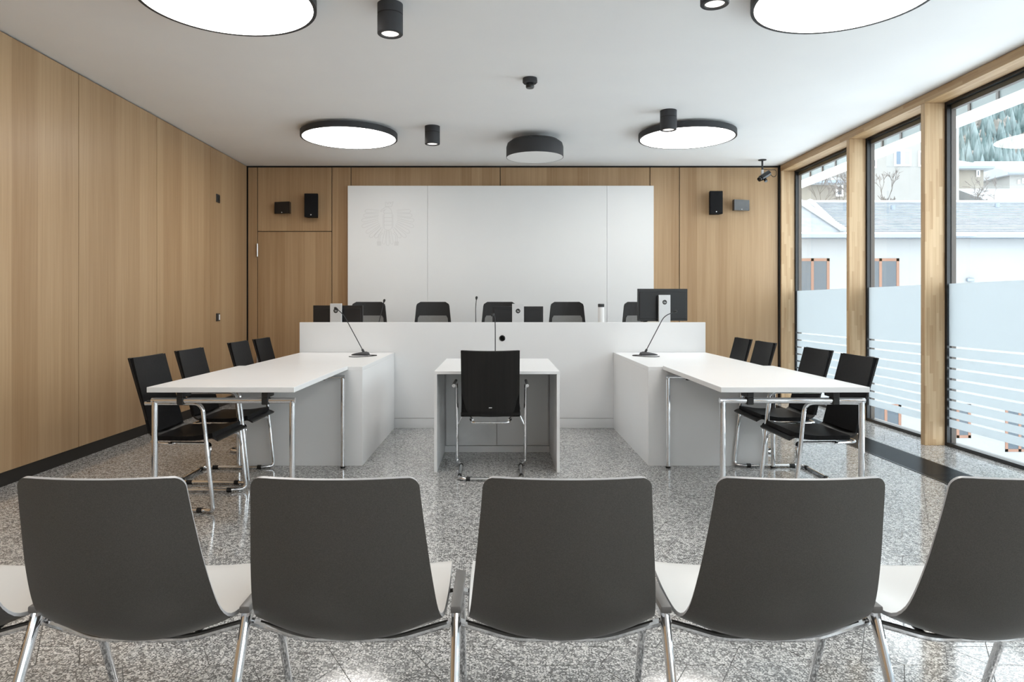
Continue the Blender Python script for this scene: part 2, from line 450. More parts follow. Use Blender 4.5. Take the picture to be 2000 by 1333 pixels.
tag(new_obj('trim_1', box(BM(), 3.703, 3.719, YB - .03, YB + .02, 0, ZC - .004), 'backing'), 'black vertical shadow strip beside the first window post', 'trim', kind='structure')

# white board behind the bench
wbd = thing('white_wall_board', 'large white three-piece board on the oak back wall', 'wall board', (0, 9.02, 0))
def wx(px): return (px - VX) * 9.02 / F
for a, c in ((679, 835), (835, 1185.5), (1185.5, 1277)):
    BOX('board_panel', 'white_wall', wbd, wx(a) + .0012, wx(c) - .0012, 0, .148, 0.0, 2.785, .0015)

# eagle emblem, faint raised outline on the board
em = thing('eagle_emblem', 'faint grey outline of a spread eagle on the white board', 'emblem', (wx(757.5), 9.02, 2.29))
def ek(p): return ((p[0] - 785) * 0.000652, -0.0012, (680 - p[1]) * 0.000652)
def stroke(bm, pts, wd=0.0042):
    P = [Vector(ek(p)) for p in pts]
    for a, c in zip(P, P[1:]):
        d = (c - a); L = d.length
        if L < 1e-6: continue
        d /= L; n = Vector((-d.z, 0, d.x)) * wd * .5
        q = [a + n, a - n, c - n, c + n]
        A = [bm.verts.new((v.x, -.0022, v.z)) for v in q]; B = [bm.verts.new((v.x, -.0001, v.z)) for v in q]
        bm.faces.new(A); bm.faces.new(B[::-1])
        for i in range(4): bm.faces.new((A[i], B[i], B[(i + 1) % 4], A[(i + 1) % 4]))
def feather(bm, root, tip, wr, wt):
    r, t = Vector(root), Vector(tip); d = (t - r).normalized(); n = Vector((-d.y, d.x))
    pts = [r + n * wr, t - d * wt + n * wt, t + n * wt * .4, t - n * wt * .4, t - d * wt - n * wt, r - n * wr]
    stroke(bm, [tuple(p) for p in pts])
roots = [(610, 432), (600, 500), (598, 560), (602, 625), (622, 690), (645, 740), (668, 780)]
tips = [(330, 430), (300, 520), (262, 620), (268, 740), (352, 860), (425, 950), (530, 960)]
for s in (1, -1):
    b = BM()
    for r, t in zip(roots, tips):
        f = (lambda p: p) if s == 1 else (lambda p: (1570 - p[0], p[1]))
        feather(b, f(r), f(t), 16, 36)
    new_obj('wing', b, 'engraved', em)
b = BM(); stroke(b, [(710, 470), (870, 470), (870, 740), (850, 790), (785, 815), (720, 790), (710, 740), (710, 470)])
for y in (560, 632, 710): stroke(b, [(710, y), (870, y)])
stroke(b, [(690, 500), (690, 780)]); stroke(b, [(890, 500), (890, 780)]); new_obj('shield', b, 'engraved', em)
b = BM(); stroke(b, [(710, 470), (700, 440), (735, 400), (640, 440), (650, 410), (740, 350), (800, 350), (850, 400), (870, 470)]); stroke(b, [(745, 390), (760, 390)])
new_obj('head', b, 'engraved', em)
b = BM(); stroke(b, [(740, 340), (735, 250), (770, 250), (770, 285), (800, 285), (800, 250), (835, 250), (835, 285), (865, 250), (895, 240), (860, 340), (740, 340)])
new_obj('crown', b, 'engraved', em)
b = BM()
for x0, x1, y in ((785, 785, 1120), (740, 700, 1090), (830, 870, 1090)): feather(b, (x0, 815), (x1, y), 14, 30)
new_obj('tail', b, 'engraved', em)
for s in (1, -1):
    f = (lambda p: p) if s == 1 else (lambda p: (1570 - p[0], p[1]))
    b = BM(); stroke(b, [f((660, 850)), f((600, 900)), f((590, 1050))]); stroke(b, [f((690, 870)), f((630, 915)), f((625, 1050))])
    for k in range(4): stroke(b, [f((575 + k * 22, 1045)), f((585 + k * 20, 1120))], .007)
    stroke(b, [f((570, 1045)), f((650, 1045))]); new_obj('leg', b, 'engraved', em)

# ---- window wall on the right
posts = [(9.11, 9.168), (7.344, 7.404), (6.04, 6.10), (4.18, 4.24), (2.88, 2.94), (1.58, 1.64), (0.28, 0.34), (-1.02, -0.96), (-2.32, -2.26), (-3.62, -3.56)]
names = ['oak window post in the far corner beside the white frosted pane', 'oak window post behind the far right black chairs', 'widest looking oak window post at the right of the photo']
for k, (a, c) in enumerate(posts):
    lb = names[k] if k < 3 else 'oak window post nearer than the frame edge, position %s' % ['fourth', 'fifth', 'sixth', 'seventh', 'eighth', 'ninth', 'tenth'][k - 3]
    tag(new_obj('trim_%d' % (k + 2), box(BM(), XR, 3.895, a, c, 0, 2.995, .0015), 'post_oak'), lb, 'window post', kind='structure')
tag(new_obj('trim_%d' % (len(posts) + 2), box(BM(), XR, 3.895, YF, YB + .02, 2.996, ZC - .006, .0015), 'beam_oak'), 'long oak header beam above the tall windows', 'beam', kind='structure')
tag(new_obj('wall_right', box(BM(), 3.897, 3.985, YF, YB + .1, 2.996, ZC + .14), 'frame_brown'), 'dark lintel zone above the window glazing', 'wall', kind='structure')
bays = []
edges = [YB] + [c for p in posts for c in (p[1], p[0])]
gb = [(posts[k + 1][1], posts[k][0]) for k in range(len(posts) - 1)]
stripes = [.863, .770, .677, .585, .494, .405, .322, .243]
for k, (y0, y1) in enumerate(gb):
    y0 -= .03; y1 += .03
    lb = ['tall far window with frosted film behind the black chairs', 'tall middle window between two oak posts', 'tall near window at the right edge of the photo'][k] if k < 3 else 'tall window beyond the right edge of the photo, bay %s' % ['four', 'five', 'six', 'seven', 'eight', 'nine'][k - 3]
    b = BM()
    box(b, 3.897, 3.930, y0, y0 + .055, 0, 2.994); box(b, 3.897, 3.930, y1 - .055, y1, 0, 2.994)
    box(b, 3.897, 3.930, y0 + .055, y1 - .055, 2.972, 2.994); box(b, 3.897, 3.930, y0 + .055, y1 - .055, 0, .03)
    wn = tag(new_obj('window_%d' % (k + 1), b, 'frame_black'), lb, 'window', kind='structure')
    BOX('pane', 'glass', wn, 3.918, 3.920, y0 + .05, y1 - .05, .028, 2.974)
    g0, g1 = y0 + .054, y1 - .054
    BOX('frosted_film', 'film', wn, 3.9150, 3.9157, g0, g1, .872, 1.413)
    for s in range(8):
        top = stripes[s] - .009; bot = stripes[s + 1] + .009 if s < 7 else .166
        BOX('film_strip', 'film', wn, 3.9150, 3.9157, g0, g1, bot, top)
    for yy, s in ((y0, 1), (y1, -1)):
        a_, c_ = sorted((yy, yy + s * .062))
        BOX('blind_guide', 'frame_brown', wn, 3.931, 3.972, a_, c_, 0, 2.994)
    BOX('blind_header', 'frame_brown', wn, 3.931, 3.972, y0 + .063, y1 - .063, 2.930, 2.994)
    BOX('outer_sill', 'frame_brown', wn, 3.931, 3.972, y0 + .063, y1 - .063, 0, .026)
sh = tag(new_obj('trim_%d' % (len(posts) + 3), box(BM(), 5.0, 5.12, YF, 14.0, 3.205, 3.292), 'trim_white'), 'white outer edge beam of the sunshade above the windows', 'beam', kind='structure')
b = BM(); box(b, 5.0, 5.08, YF, 14.0, 3.44, 3.52); new_obj('upper_rail', b, 'frame_brown', sh)
y = -4.4
while y < 13.9: BOX('rail_post', 'frame_brown', sh, 5.01, 5.06, y, y + .035, 3.292, 3.44); y += .42
y = -4.365
while y < 13.5: BOX('slot_fill_panel', 'slot_fill', sh, 5.025, 5.045, y + .002, y + .383, 3.294, 3.438); y += .42  # added grey fill, toned like the view through the open slots
for y in (-4.5, -1.0, 3.0, 7.0, 9.13): BOX('outrigger', 'frame_brown', sh, 3.985, 5.0, y, y + .04, 3.46, 3.52)
tag(new_obj('trim_%d' % (len(posts) + 4), box(BM(), 3.974, 4.10, YF, YB + .1, -.12, -.004), 'render_white'), 'white outer window sill below the glass', 'trim', kind='structure')

# ---- floor convector grille
gr = thing('floor_grille', 'long black slatted convector grille set in the floor by the windows', 'grille', (0, 0, 0))
b = BM(); box(b, 3.062, 3.075, YF, 9.0, -.001, .003); box(b, 3.38, 3.393, YF, 9.0, -.001, .003); new_obj('grille_frame', b, 'grille', gr)
BOX('grille_tray', 'backing', gr, 3.075, 3.38, YF, 9.0, -.0011, -.0006)
b = BM(); y = YF + .01
while y < 9.0: box(b, 3.075, 3.38, y, y + .007, -.0005, .0028); y += .0165
o = new_obj('grille_slat', b, 'grille', gr); o['kind'] = 'stuff'

# ================================================================== CEILING FITTINGS
KC = 0.982
def disc_lamp(x, y, label):
    t = thing('ceiling_disc_lamp', label, 'ceiling lamp', (x * KC, y * KC, ZC), group='round flat ceiling lamps')
    b = BM(); lathe(b, [(.486, -.082), (.506, -.082), (.506, -.025), (.496, -.020), (.486, -.025)], 72, close=True); new_obj('rim', b, 'anthracite', t, True)
    b = BM(); lathe(b, [(0, -.080), (.486, -.080), (.486, -.068), (0, -.068)], 72); new_obj('diffuser', b, 'diffuser', t)
    b = BM(); lathe(b, [(0, -.067), (.485, -.067), (.485, -.026), (.30, -.022), (.30, -.0005), (0, -.0005)], 48); new_obj('housing', b, 'label_white', t)
    return t
disc_lamp(-1.62, 7.475, 'round flat lamp on the far left of the ceiling')
disc_lamp(2.03, 7.475, 'round flat lamp on the far right of the ceiling behind a small spotlight')
disc_lamp(-1.62, 4.12, 'round flat lamp cut by the top edge at the left')
disc_lamp(2.03, 4.08, 'round flat lamp cut by the top edge at the right')
disc_lamp(-1.62, 0.75, 'round flat lamp above the camera, left of the room axis')
disc_lamp(2.03, 0.75, 'round flat lamp above the camera, right of the room axis')
disc_lamp(-1.62, -2.6, 'unseen round flat lamp added behind the camera for frontal light, left of the room axis')  # unseen pair added to brighten faces turned towards the camera
disc_lamp(2.03, -2.6, 'unseen round flat lamp added behind the camera for frontal light, right of the room axis')  # second of the added pair, also for frontal light

def spot(x, y, label):
    t = thing('ceiling_spotlight', label, 'spotlight', (x * KC, y * KC, ZC), group='cylindrical ceiling spotlights')
    b = BM(); lathe(b, [(0, 0), (.078, 0), (.078, -.062), (.0745, -.064), (.0745, -.068), (.078, -.070), (.078, -.182), (.074, -.186), (.056, -.186), (.050, -.165), (0, -.165)], 36); new_obj('housing', b, 'anthracite', t, True)
    b = BM(); lathe(b, [(.0755, -.0635), (.0755, -.0685)], 36); new_obj('joint', b, 'reveal', t, True)
    b = BM(); lathe(b, [(0, -.176), (.053, -.178), (.053, -.170), (0, -.169)], 28); new_obj('lens', b, 'spot_light', t, True)
    return t
spot(-.683, 4.33, 'black cylinder spotlight nearest on the left half of the ceiling')
spot(-.705, 7.29, 'small black cylinder spotlight beside the far left round lamp')
spot(1.216, 3.90, 'black cylinder spotlight cut by the top edge of the photo')
spot(1.64, 6.70, 'black cylinder spotlight in front of the far right round lamp')

sd = thing('ceiling_detector', 'small black stepped detector at the middle of the ceiling', 'detector', (.251, 5.64, ZC))
b = BM(); lathe(b, [(0, 0), (.058, 0), (.060, -.018), (.060, -.034), (.052, -.042), (0, -.042)], 28); new_obj('base', b, 'anthracite', sd, True)
b = BM(); lathe(b, [(0, -.042), (.030, -.042), (.034, -.05), (.034, -.072), (.030, -.080), (0, -.080)], 24); new_obj('sensor_head', b, 'screen_black', sd, True)

pl = thing('ceiling_drum_lamp', 'shallow dark drum shade lamp hung below the ceiling', 'ceiling lamp', (.39, 7.57, ZC))
b = BM(); lathe(b, [(.308, -.235), (.312, -.235), (.312, -.125), (.300, -.085), (.255, -.052), (.20, -.045), (0, -.045), (0, -.049), (.20, -.049), (.252, -.056), (.296, -.088), (.308, -.127)], 64, close=False)
new_obj('drum_shade', b, 'anthracite', pl, True)
b = BM(); lathe(b, [(0, -.2345), (.307, -.2345), (.307, -.228), (0, -.228)], 64); new_obj('diffuser_disc', b, 'ceiling', pl)
BOX('mount_plate', 'label_white', pl, -.20, .20, -.10, .10, -.044, -.036, .002)
b = BM(); lathe(b, [(0, -.036), (.014, -.036), (.014, 0), (0, 0)], 16); new_obj('stem', b, 'silver', pl, True)

# ceiling camera
cc = thing('security_camera', 'small black camera hanging from the ceiling in the right corner', 'camera', (3.35, 8.80, ZC))
b = BM(); lathe(b, [(0, 0), (.05, 0), (.05, -.008), (.02, -.014), (0, -.014)], 24); new_obj('mount_plate', b, 'anthracite', cc, True)
b = BM(); tube(b, [(0, 0, -.01), (0, 0, -.135)], .012, 10); new_obj('stem', b, 'anthracite', cc, True)
b = BM(); tube(b, [(0, 0, -.13), (0, 0, -.185)], .016, 10); new_obj('joint', b, 'silver', cc, True)
b = BM(); tube(b, [(.09, .02, -.165), (-.035, -.04, -.245)], .036, 14); new_obj('body', b, 'screen_black', cc, True)
b = BM(); tube(b, [(-.03, -.037, -.241), (-.06, -.052, -.262)], .029, 14); new_obj('lens', b, 'gloss_black', cc, True)
b = BM(); tube(b, [(.02, -.03, -.25), (.028, -.055, -.285)], .020, 10); new_obj('infrared_lamp', b, 'gloss_black', cc, True)
b = BM(); tube(b, fillet([(.012, 0, -.12), (.10, .01, -.13), (.19, .03, -.12), (.185, .02, -.20), (.15, .02, -.22), (.09, .02, -.165)], .04), .004, 6); new_obj('cable', b, 'rubber', cc, True)

# ================================================================== WALL DEVICES
def wall_speaker(px0, px1, py0, py1, label):
    yb = YB; d = YB - .15
    x0, x1 = (px0 - VX) * d / F, (px1 - VX) * d / F; z1, z0 = EYE - (py0 - VY) * d / F, EYE - (py1 - VY) * d / F
    cx = (x0 + x1) / 2; hw = (x1 - x0) / 2; h = z1 - z0
    t = thing('wall_speaker', label, 'loudspeaker', (cx, yb, z0), group='upright wall speakers')
    b = BM()
    prism(b, [(-hw, -.15), (hw, -.15), (hw * .72, -.04), (-hw * .72, -.04)], 0, h, 'z')
    bmesh.ops.bevel(b, geom=list(b.edges), offset=.004, segments=2, affect='EDGES'); new_obj('cabinet', b, 'speaker', t)
    BOX('front_grille', 'speaker', t, -hw + .008, hw - .008, -.156, -.150, .012, h - .008, .002)
    BOX('bracket', 'rubber', t, -.03, .03, -.045, 0, h * .4, h * .6)
    b = BM(); lathe(b, [(0, 0), (.008, 0), (.008, .003), (0, .003)], 16)
    bmesh.ops.rotate(b, verts=b.verts, matrix=Matrix.Rotation(PI / 2, 3, 'X')); bmesh.ops.translate(b, verts=b.verts, vec=(0, -.156, .028)); new_obj('badge', b, 'label_white', t)
wall_speaker(594, 621, 378, 424, 'upright black wall speaker at the left above the door')
wall_speaker(1386, 1412, 373, 418, 'upright black wall speaker to the right of the white board')
def wall_sensor(px0, px1, py0, py1, label, turn):
    d = YB - .10
    x0, x1 = (px0 - VX) * d / F, (px1 - VX) * d / F; z1, z0 = EYE - (py0 - VY) * d / F, EYE - (py1 - VY) * d / F
    hw = (x1 - x0) / 2; h = z1 - z0
    t = thing('infrared_radiator', label, 'wall device', ((x0 + x1) / 2, YB, z0), group='glossy black wall devices')
    b = BM(); s = turn
    prism(b, [(-hw, -.09 - .03 * s), (hw, -.09 + .03 * s), (hw, -.045), (hw * .6, -.025), (-hw * .6, -.025), (-hw, -.045)], 0, h, 'z')
    bmesh.ops.bevel(b, geom=list(b.edges), offset=.003, segments=2, affect='EDGES'); new_obj('body', b, 'gloss_black', t)
    BOX('bracket', 'rubber', t, -.03, .03, -.03, 0, h * .3, h * .7)
    b = BM(); lathe(b, [(0, 0), (.006, 0), (.006, .003), (0, .003)], 12)
    bmesh.ops.rotate(b, verts=b.verts, matrix=Matrix.Rotation(PI / 2, 3, 'X')); bmesh.ops.translate(b, verts=b.verts, vec=(0, -.0895, .014)); new_obj('badge', b, 'silver', t)
wall_sensor(534, 566, 394, 417, 'low black box left of the upright speaker above the door', -1)
wall_sensor(1433, 1466, 390, 411, 'low glossy black box right of the upright speaker by the window', 1)
def wall_plate(y, z, h, label, sw):
    t = thing('wall_switch' if sw else 'wall_thermostat', label, 'switch' if sw else 'thermostat', (XL, y, z))
    BOX('plate', 'screen_black', t, 0, .012, -.046, .046, -h / 2, h / 2, .002)
    if sw: BOX('rocker', 'label_white', t, .012, .016, .004, .036, -h / 2 + .014, h / 2 - .014, .001)
    else: BOX('dial_plate', 'rubber', t, .012, .018, -.03, .03, -h / 2 + .016, h / 2 - .016, .002)
wall_plate(8.21, 2.493, .098, 'black square plate high on the left oak wall', False)
wall_plate(8.21, 1.082, .092, 'black switch with white rocker low on the left oak wall', True)

# ================================================================== JUDGES BENCH
YBN = 6.88
def nx(px, d=YBN): return (px - VX) * d / F
BL, BR = nx(585), nx(1378)
jb = thing('judges_bench', 'long white judges bench with a tall plain front panel', 'bench', ((BL + BR) / 2, YBN, 0))
ox = (BL + BR) / 2; hw = (BR - BL) / 2
b = BM(); box(b, -hw, hw, 0, .03, .100, 1.055, .0015); new_obj('front_panel', b, 'white', jb)
b = BM(); box(b, -hw, hw, .003, .03, 0, .097, .0015); new_obj('kick_board', b, 'white', jb)
for s in (-1, 1):
    a, c = sorted((s * hw, s * (hw - .03))); b = BM(); box(b, a, c, .031, .80, 0, .78, .0015); new_obj('side_panel', b, 'white', jb)
b = BM(); box(b, -hw + .031, hw - .031, .031, .80, .75, .78, .0015); new_obj('desk_top', b, 'white', jb)
b = BM(); lathe(b, [(0, 0), (.030, 0), (.030, .006), (.022, .008), (.018, .004), (0, .004)], 28)
bmesh.ops.rotate(b, verts=b.verts, matrix=Matrix.Rotation(PI / 2, 3, 'X')); bmesh.ops.translate(b, verts=b.verts, vec=(nx(981) - ox, 0, EYE - (661 - VY) * YBN / F))
new_obj('round_socket', b, 'gloss_black', jb, True)

# side counters
YW = 5.27; ZW = .756
def counter(x_in, x_out, label):
    s = -1 if x_out < x_in else 1
    t = thing('side_counter', label, 'counter', (x_in, YW, 0), group='white side counters')
    W = abs(x_out - x_in); L = YBN - YW - .002
    def X(a, c): return sorted((s * a, s * c))
    b = BM(); box(b, *X(0, W), .0, L, ZW - .03, ZW, .0012); new_obj('counter_top', b, 'white', t)
    b = BM(); box(b, *X(0, W), .0, .03, 0, ZW - .0305, .0012); new_obj('front_panel', b, 'white', t)
    b = BM(); box(b, *X(0, .03), .0305, L, 0, ZW - .0305, .0012); new_obj('inner_panel', b, 'white', t)
    b = BM(); box(b, *X(.04, W), L - .03, L, 0, ZW - .0305, .0012); new_obj('end_panel', b, 'white', t)
counter(-1.043, -1.97, 'white side counter at the left running up to the bench')
counter(1.137, 2.05, 'white side counter at the right running up to the bench')

def side_table(x0, x1, y0, y1, label):
    zt = .765; cx, cy = (x0 + x1) / 2, (y0 + y1) / 2; hx, hy = (x1 - x0) / 2, (y1 - y0) / 2
    t = thing('folding_table', label, 'table', (cx, cy, 0), group='white tables on chrome legs')
    b = BM(); box(b, -hx, hx, -hy, hy, zt - .030, zt, .0015); new_obj('table_top', b, 'white', t)
    r = .0165; zb = .684
    for yy in (-hy + .045, hy - .06):
        for s in (-1, 1):
            b = BM(); tube(b, [(s * (hx - .024), yy, .012), (s * (hx - .024), yy, zb)], r, 14); new_obj('leg', b, 'chrome', t, True)
            b = BM(); tube(b, [(s * (hx - .024), yy, 0), (s * (hx - .024), yy, .014)], r + .002, 14); new_obj('foot', b, 'rubber', t, True)
        b = BM(); tube(b, [(-hx + .0075, yy, zb), (hx - .0075, yy, zb)], r, 14); new_obj('cross_tube', b, 'chrome', t, True)
        for s in (-1, 1):
            xx = s * hx * .58
            b = BM(); box(b, xx - .019, xx + .019, yy - .021, yy + .021, zb - .022, zb + .020, .004)
            box(b, xx - .018, xx + .018, *((yy - .02, yy + .09) if yy < 0 else (yy - .09, yy + .02)), zb + .018, zt - .0305, .002); new_obj('clamp', b, 'rubber', t)
    return t
side_table(-1.983, -1.153, 3.887, 5.262, 'white table with chrome legs at the left, against the counter')
side_table(1.247, 2.085, 3.887, 5.262, 'white table with chrome legs at the right, against the counter')

# witness desk
wx0, wx1 = -.477, .443
wd = thing('witness_desk', 'small white desk with closed sides in front of the bench', 'desk', (0, 5.06, 0))
zt = .742
b = BM(); box(b, wx0, wx1, 0, 1.2, zt - .022, zt, .0012); new_obj('desk_top', b, 'white', wd)
for a, c in ((wx0, wx0 + .022), (wx1 - .022, wx1)):
    b = BM(); box(b, a, c, 0, 1.2, 0, zt - .0225, .0012); new_obj('side_panel', b, 'white', wd)
b = BM(); box(b, wx0 + .0225, wx1 - .0225, .72, 1.2, .055, zt - .023); new_obj('cabinet_body', b, 'white', wd)
b = BM(); box(b, wx0 + .024, wx1 - .024, .70, .74, 0, .052); new_obj('kick_board', b, 'white', wd)
mid = -.02
for a, c in ((wx0 + .034, mid - .0015), (mid + .0015, wx1 - .034)):
    b = BM(); box(b, a, c, .70, .7195, .057, zt - .026, .0012); new_obj('cabinet_door', b, 'white', wd)

# ================================================================== MICROPHONES
def base_wedge(bm, L, W, H):
    pts = []
    for t, wv, h in ((-.5, .25, .25), (-.35, .6, .5), (0, .9, .8), (.28, 1, 1), (.45, .85, .75), (.5, .5, .35)):
        pts.append((t * L, wv * W / 2, h * H))
    rings = []
    for x, wv, h in pts:
        rings.append([bm.verts.new((x, yy * wv, zz * h)) for yy, zz in ((-1, 0), (-1, .45), (-.55, 1), (.55, 1), (1, .45), (1, 0))])
    for a, c in zip(rings, rings[1:]):
        for k in range(6): bm.faces.new((a[k], a[(k + 1) % 6], c[(k + 1) % 6], c[k]))
    bm.faces.new(rings[0][::-1]); bm.faces.new(rings[-1])
def microphone(loc, neck, head_dir, label, base='wedge', flip=1, cable=None):
    t = thing('gooseneck_microphone', label, 'microphone', loc, group='gooseneck microphones')
    b = BM()
    if base == 'wedge':
        base_wedge(b, .165, .11, .034)
        bmesh.ops.transform(b, matrix=Matrix.Scale(flip, 4, (1, 0, 0)), verts=b.verts)
    else: lathe(b, [(0, 0), (.055, 0), (.055, .012), (.02, .022), (0, .022)], 24)
    new_obj('base', b, 'anthracite', t, True)
    b = BM(); tube(b, [neck[0], Vector(neck[0]) + (Vector(neck[1]) - Vector(neck[0])).normalized() * .03], .011, 12); new_obj('socket', b, 'anthracite', t, True)
    b = BM(); tube(b, fillet(neck, .09, 8), .0042, 8); new_obj('gooseneck', b, 'anthracite', t, True)
    p = Vector(neck[-1]); d = Vector(head_dir).normalized()
    b = BM(); tube(b, [p - d * .005, p + d * .004, p + d * .018, p + d * .030, p + d * .036], .01, 12, radii=[.004, .008, .0125, .011, .005]); new_obj('capsule', b, 'rubber', t, True)
    if cable:
        b = BM(); tube(b, fillet(cable, .05, 6), .0035, 6); new_obj('cable', b, 'rubber', t, True)
microphone((-1.30, 6.48, ZW), [(.03, 0, .030), (-.155, 0, .375), (-.215, 0, .43)], (-1, 0, .55), 'gooseneck microphone on the left white counter, leaning left', flip=1,
           cable=[(.06, -.02, .004), (.13, -.03, .004), (.17, -.06, .004), (.10, -.20, .004), (0, -.27, .004), (-.06, -.22, .004)])
microphone((1.40, 6.48, ZW), [(-.03, 0, .030), (.145, 0, .365), (.235, 0, .405)], (1, 0, .3), 'gooseneck microphone on the right white counter, leaning right', flip=-1,
           cable=[(-.06, -.02, .004), (-.15, -.03, .004), (-.17, -.08, .004), (-.05, -.24, .004), (.02, -.25, .004), (.06, -.18, .004)])
microphone((-.034, 5.95, zt), [(0, 0, .02), (0, 0, .28), (-.002, .0, .37), (-.012, -.02, .41)], (-.4, -.5, -.35), 'gooseneck microphone on the small witness desk', base='round')
DZ = .78
microphone((-1.335, 7.35, DZ), [(0, 0, .02), (.06, 0, .28), (.108, 0, .475)], (.25, 0, 1), 'gooseneck microphone beside the leftmost monitor on the bench', base='round')
microphone((-.245, 7.35, DZ), [(0, 0, .02), (-.006, 0, .42), (.002, 0, .505)], (.1, 0, 1), 'tall upright gooseneck microphone near the middle of the bench', base='round')

# thermos
th = thing('thermos_jug', 'white thermos jug with dark lid standing on the bench', 'thermos', ((1174 - VX) * 7.3 / F, 7.3, DZ))
b = BM(); lathe(b, [(0, 0), (.033, 0), (.034, .01), (.034, .40), (.030, .43), (0, .43)], 24); new_obj('body', b, 'label_white', th, True)
b = BM(); lathe(b, [(0, .425), (.0315, .425), (.0335, .432), (.0335, .456), (.030, .460), (0, .460)], 24); new_obj('lid', b, 'anthracite', th, True)

# ================================================================== MONITORS
def text_mesh(txt, size, shear):
    cu = bpy.data.curves.new('letters', 'FONT'); cu.body = txt; cu.size = size; cu.shear = shear
    cu.align_x = 'CENTER'; cu.align_y = 'CENTER'; cu.extrude = .0004
    ob = bpy.data.objects.new('letters', cu); COL.objects.link(ob)
    dg = bpy.context.evaluated_depsgraph_get(); dg.update()
    me = bpy.data.meshes.new_from_object(ob.evaluated_get(dg))
    bpy.data.objects.remove(ob); bpy.data.curves.remove(cu); return me
HP = text_mesh('hp', .027, .25)
HP.materials.clear(); HP.materials.append(M['silver'])
def monitor(x, y, rz, panel_z0, col_top, label, zb=DZ):
    t = thing('monitor', label, 'monitor', (x, y, zb), rz, group='black monitors on the bench')
    W, H = .53, .335; z0 = panel_z0 - zb
    b = BM(); box(b, -W / 2, W / 2, .03, .052, z0, z0 + H, .003, 2); new_obj('screen_panel', b, 'screen_black', t)
    b = BM(); box(b, -W / 2 + .018, W / 2 - .018, .022, .0305, z0 + .02, z0 + H - .030, .004, 2); new_obj('rear_cover', b, 'screen_black', t)
    b = BM(); box(b, -.045, .045, -.012, .022, z0 + H * .35, z0 + H * .65, .003); new_obj('pivot', b, 'screen_black', t)
    ct = col_top - zb
    b = BM(); box(b, -.061, .061, -.038, -.013, .012, ct, .003, 2); col_ = new_obj('stand_column', b, 'silver', t)
    b = BM(); lathe(b, [(0, -.0012), (.024, -.0012), (.024, .0004), (0, .0004)], 32)
    bmesh.ops.rotate(b, verts=b.verts, matrix=Matrix.Rotation(PI / 2, 3, 'X')); bmesh.ops.translate(b, verts=b.verts, vec=(0, -.0384, ct - .075)); new_obj('logo_disc', b, 'logo_black', col_)
    o = bpy.data.objects.new('logo_letters', HP); COL.objects.link(o); o.parent = col_
    o.rotation_euler = (PI / 2, 0, 0); o.location = (0, -.0394, ct - .075)
    b = BM(); box(b, -.13, .13, -.10, .12, 0, .012, .004, 2); new_obj('stand_foot', b, 'silver', t)
YM = 7.18
def mx(px): return (px - VX) * YM / F
monitor(mx(658), YM, math.radians(-5), .888, 1.243, 'leftmost black monitor, turned slightly, on the judges bench')
monitor(mx(1011.5), YM, 0, .878, 1.240, 'middle black monitor with white stand on the judges bench')
monitor(mx(1296), YM, math.radians(4), 1.062, 1.331, 'raised black monitor at the right end of the bench')
bxs = thing('desk_phone', 'small beige and black phone under the raised right monitor', 'phone', (mx(1279), 7.36, DZ))
BOX('phone_body', 'beige_plastic', bxs, -.09, .10, -.08, .08, 0, .27, .01, 2); BOX('handset', 'rubber', bxs, -.10, -.05, -.09, .09, .2705, .305, .012, 2)

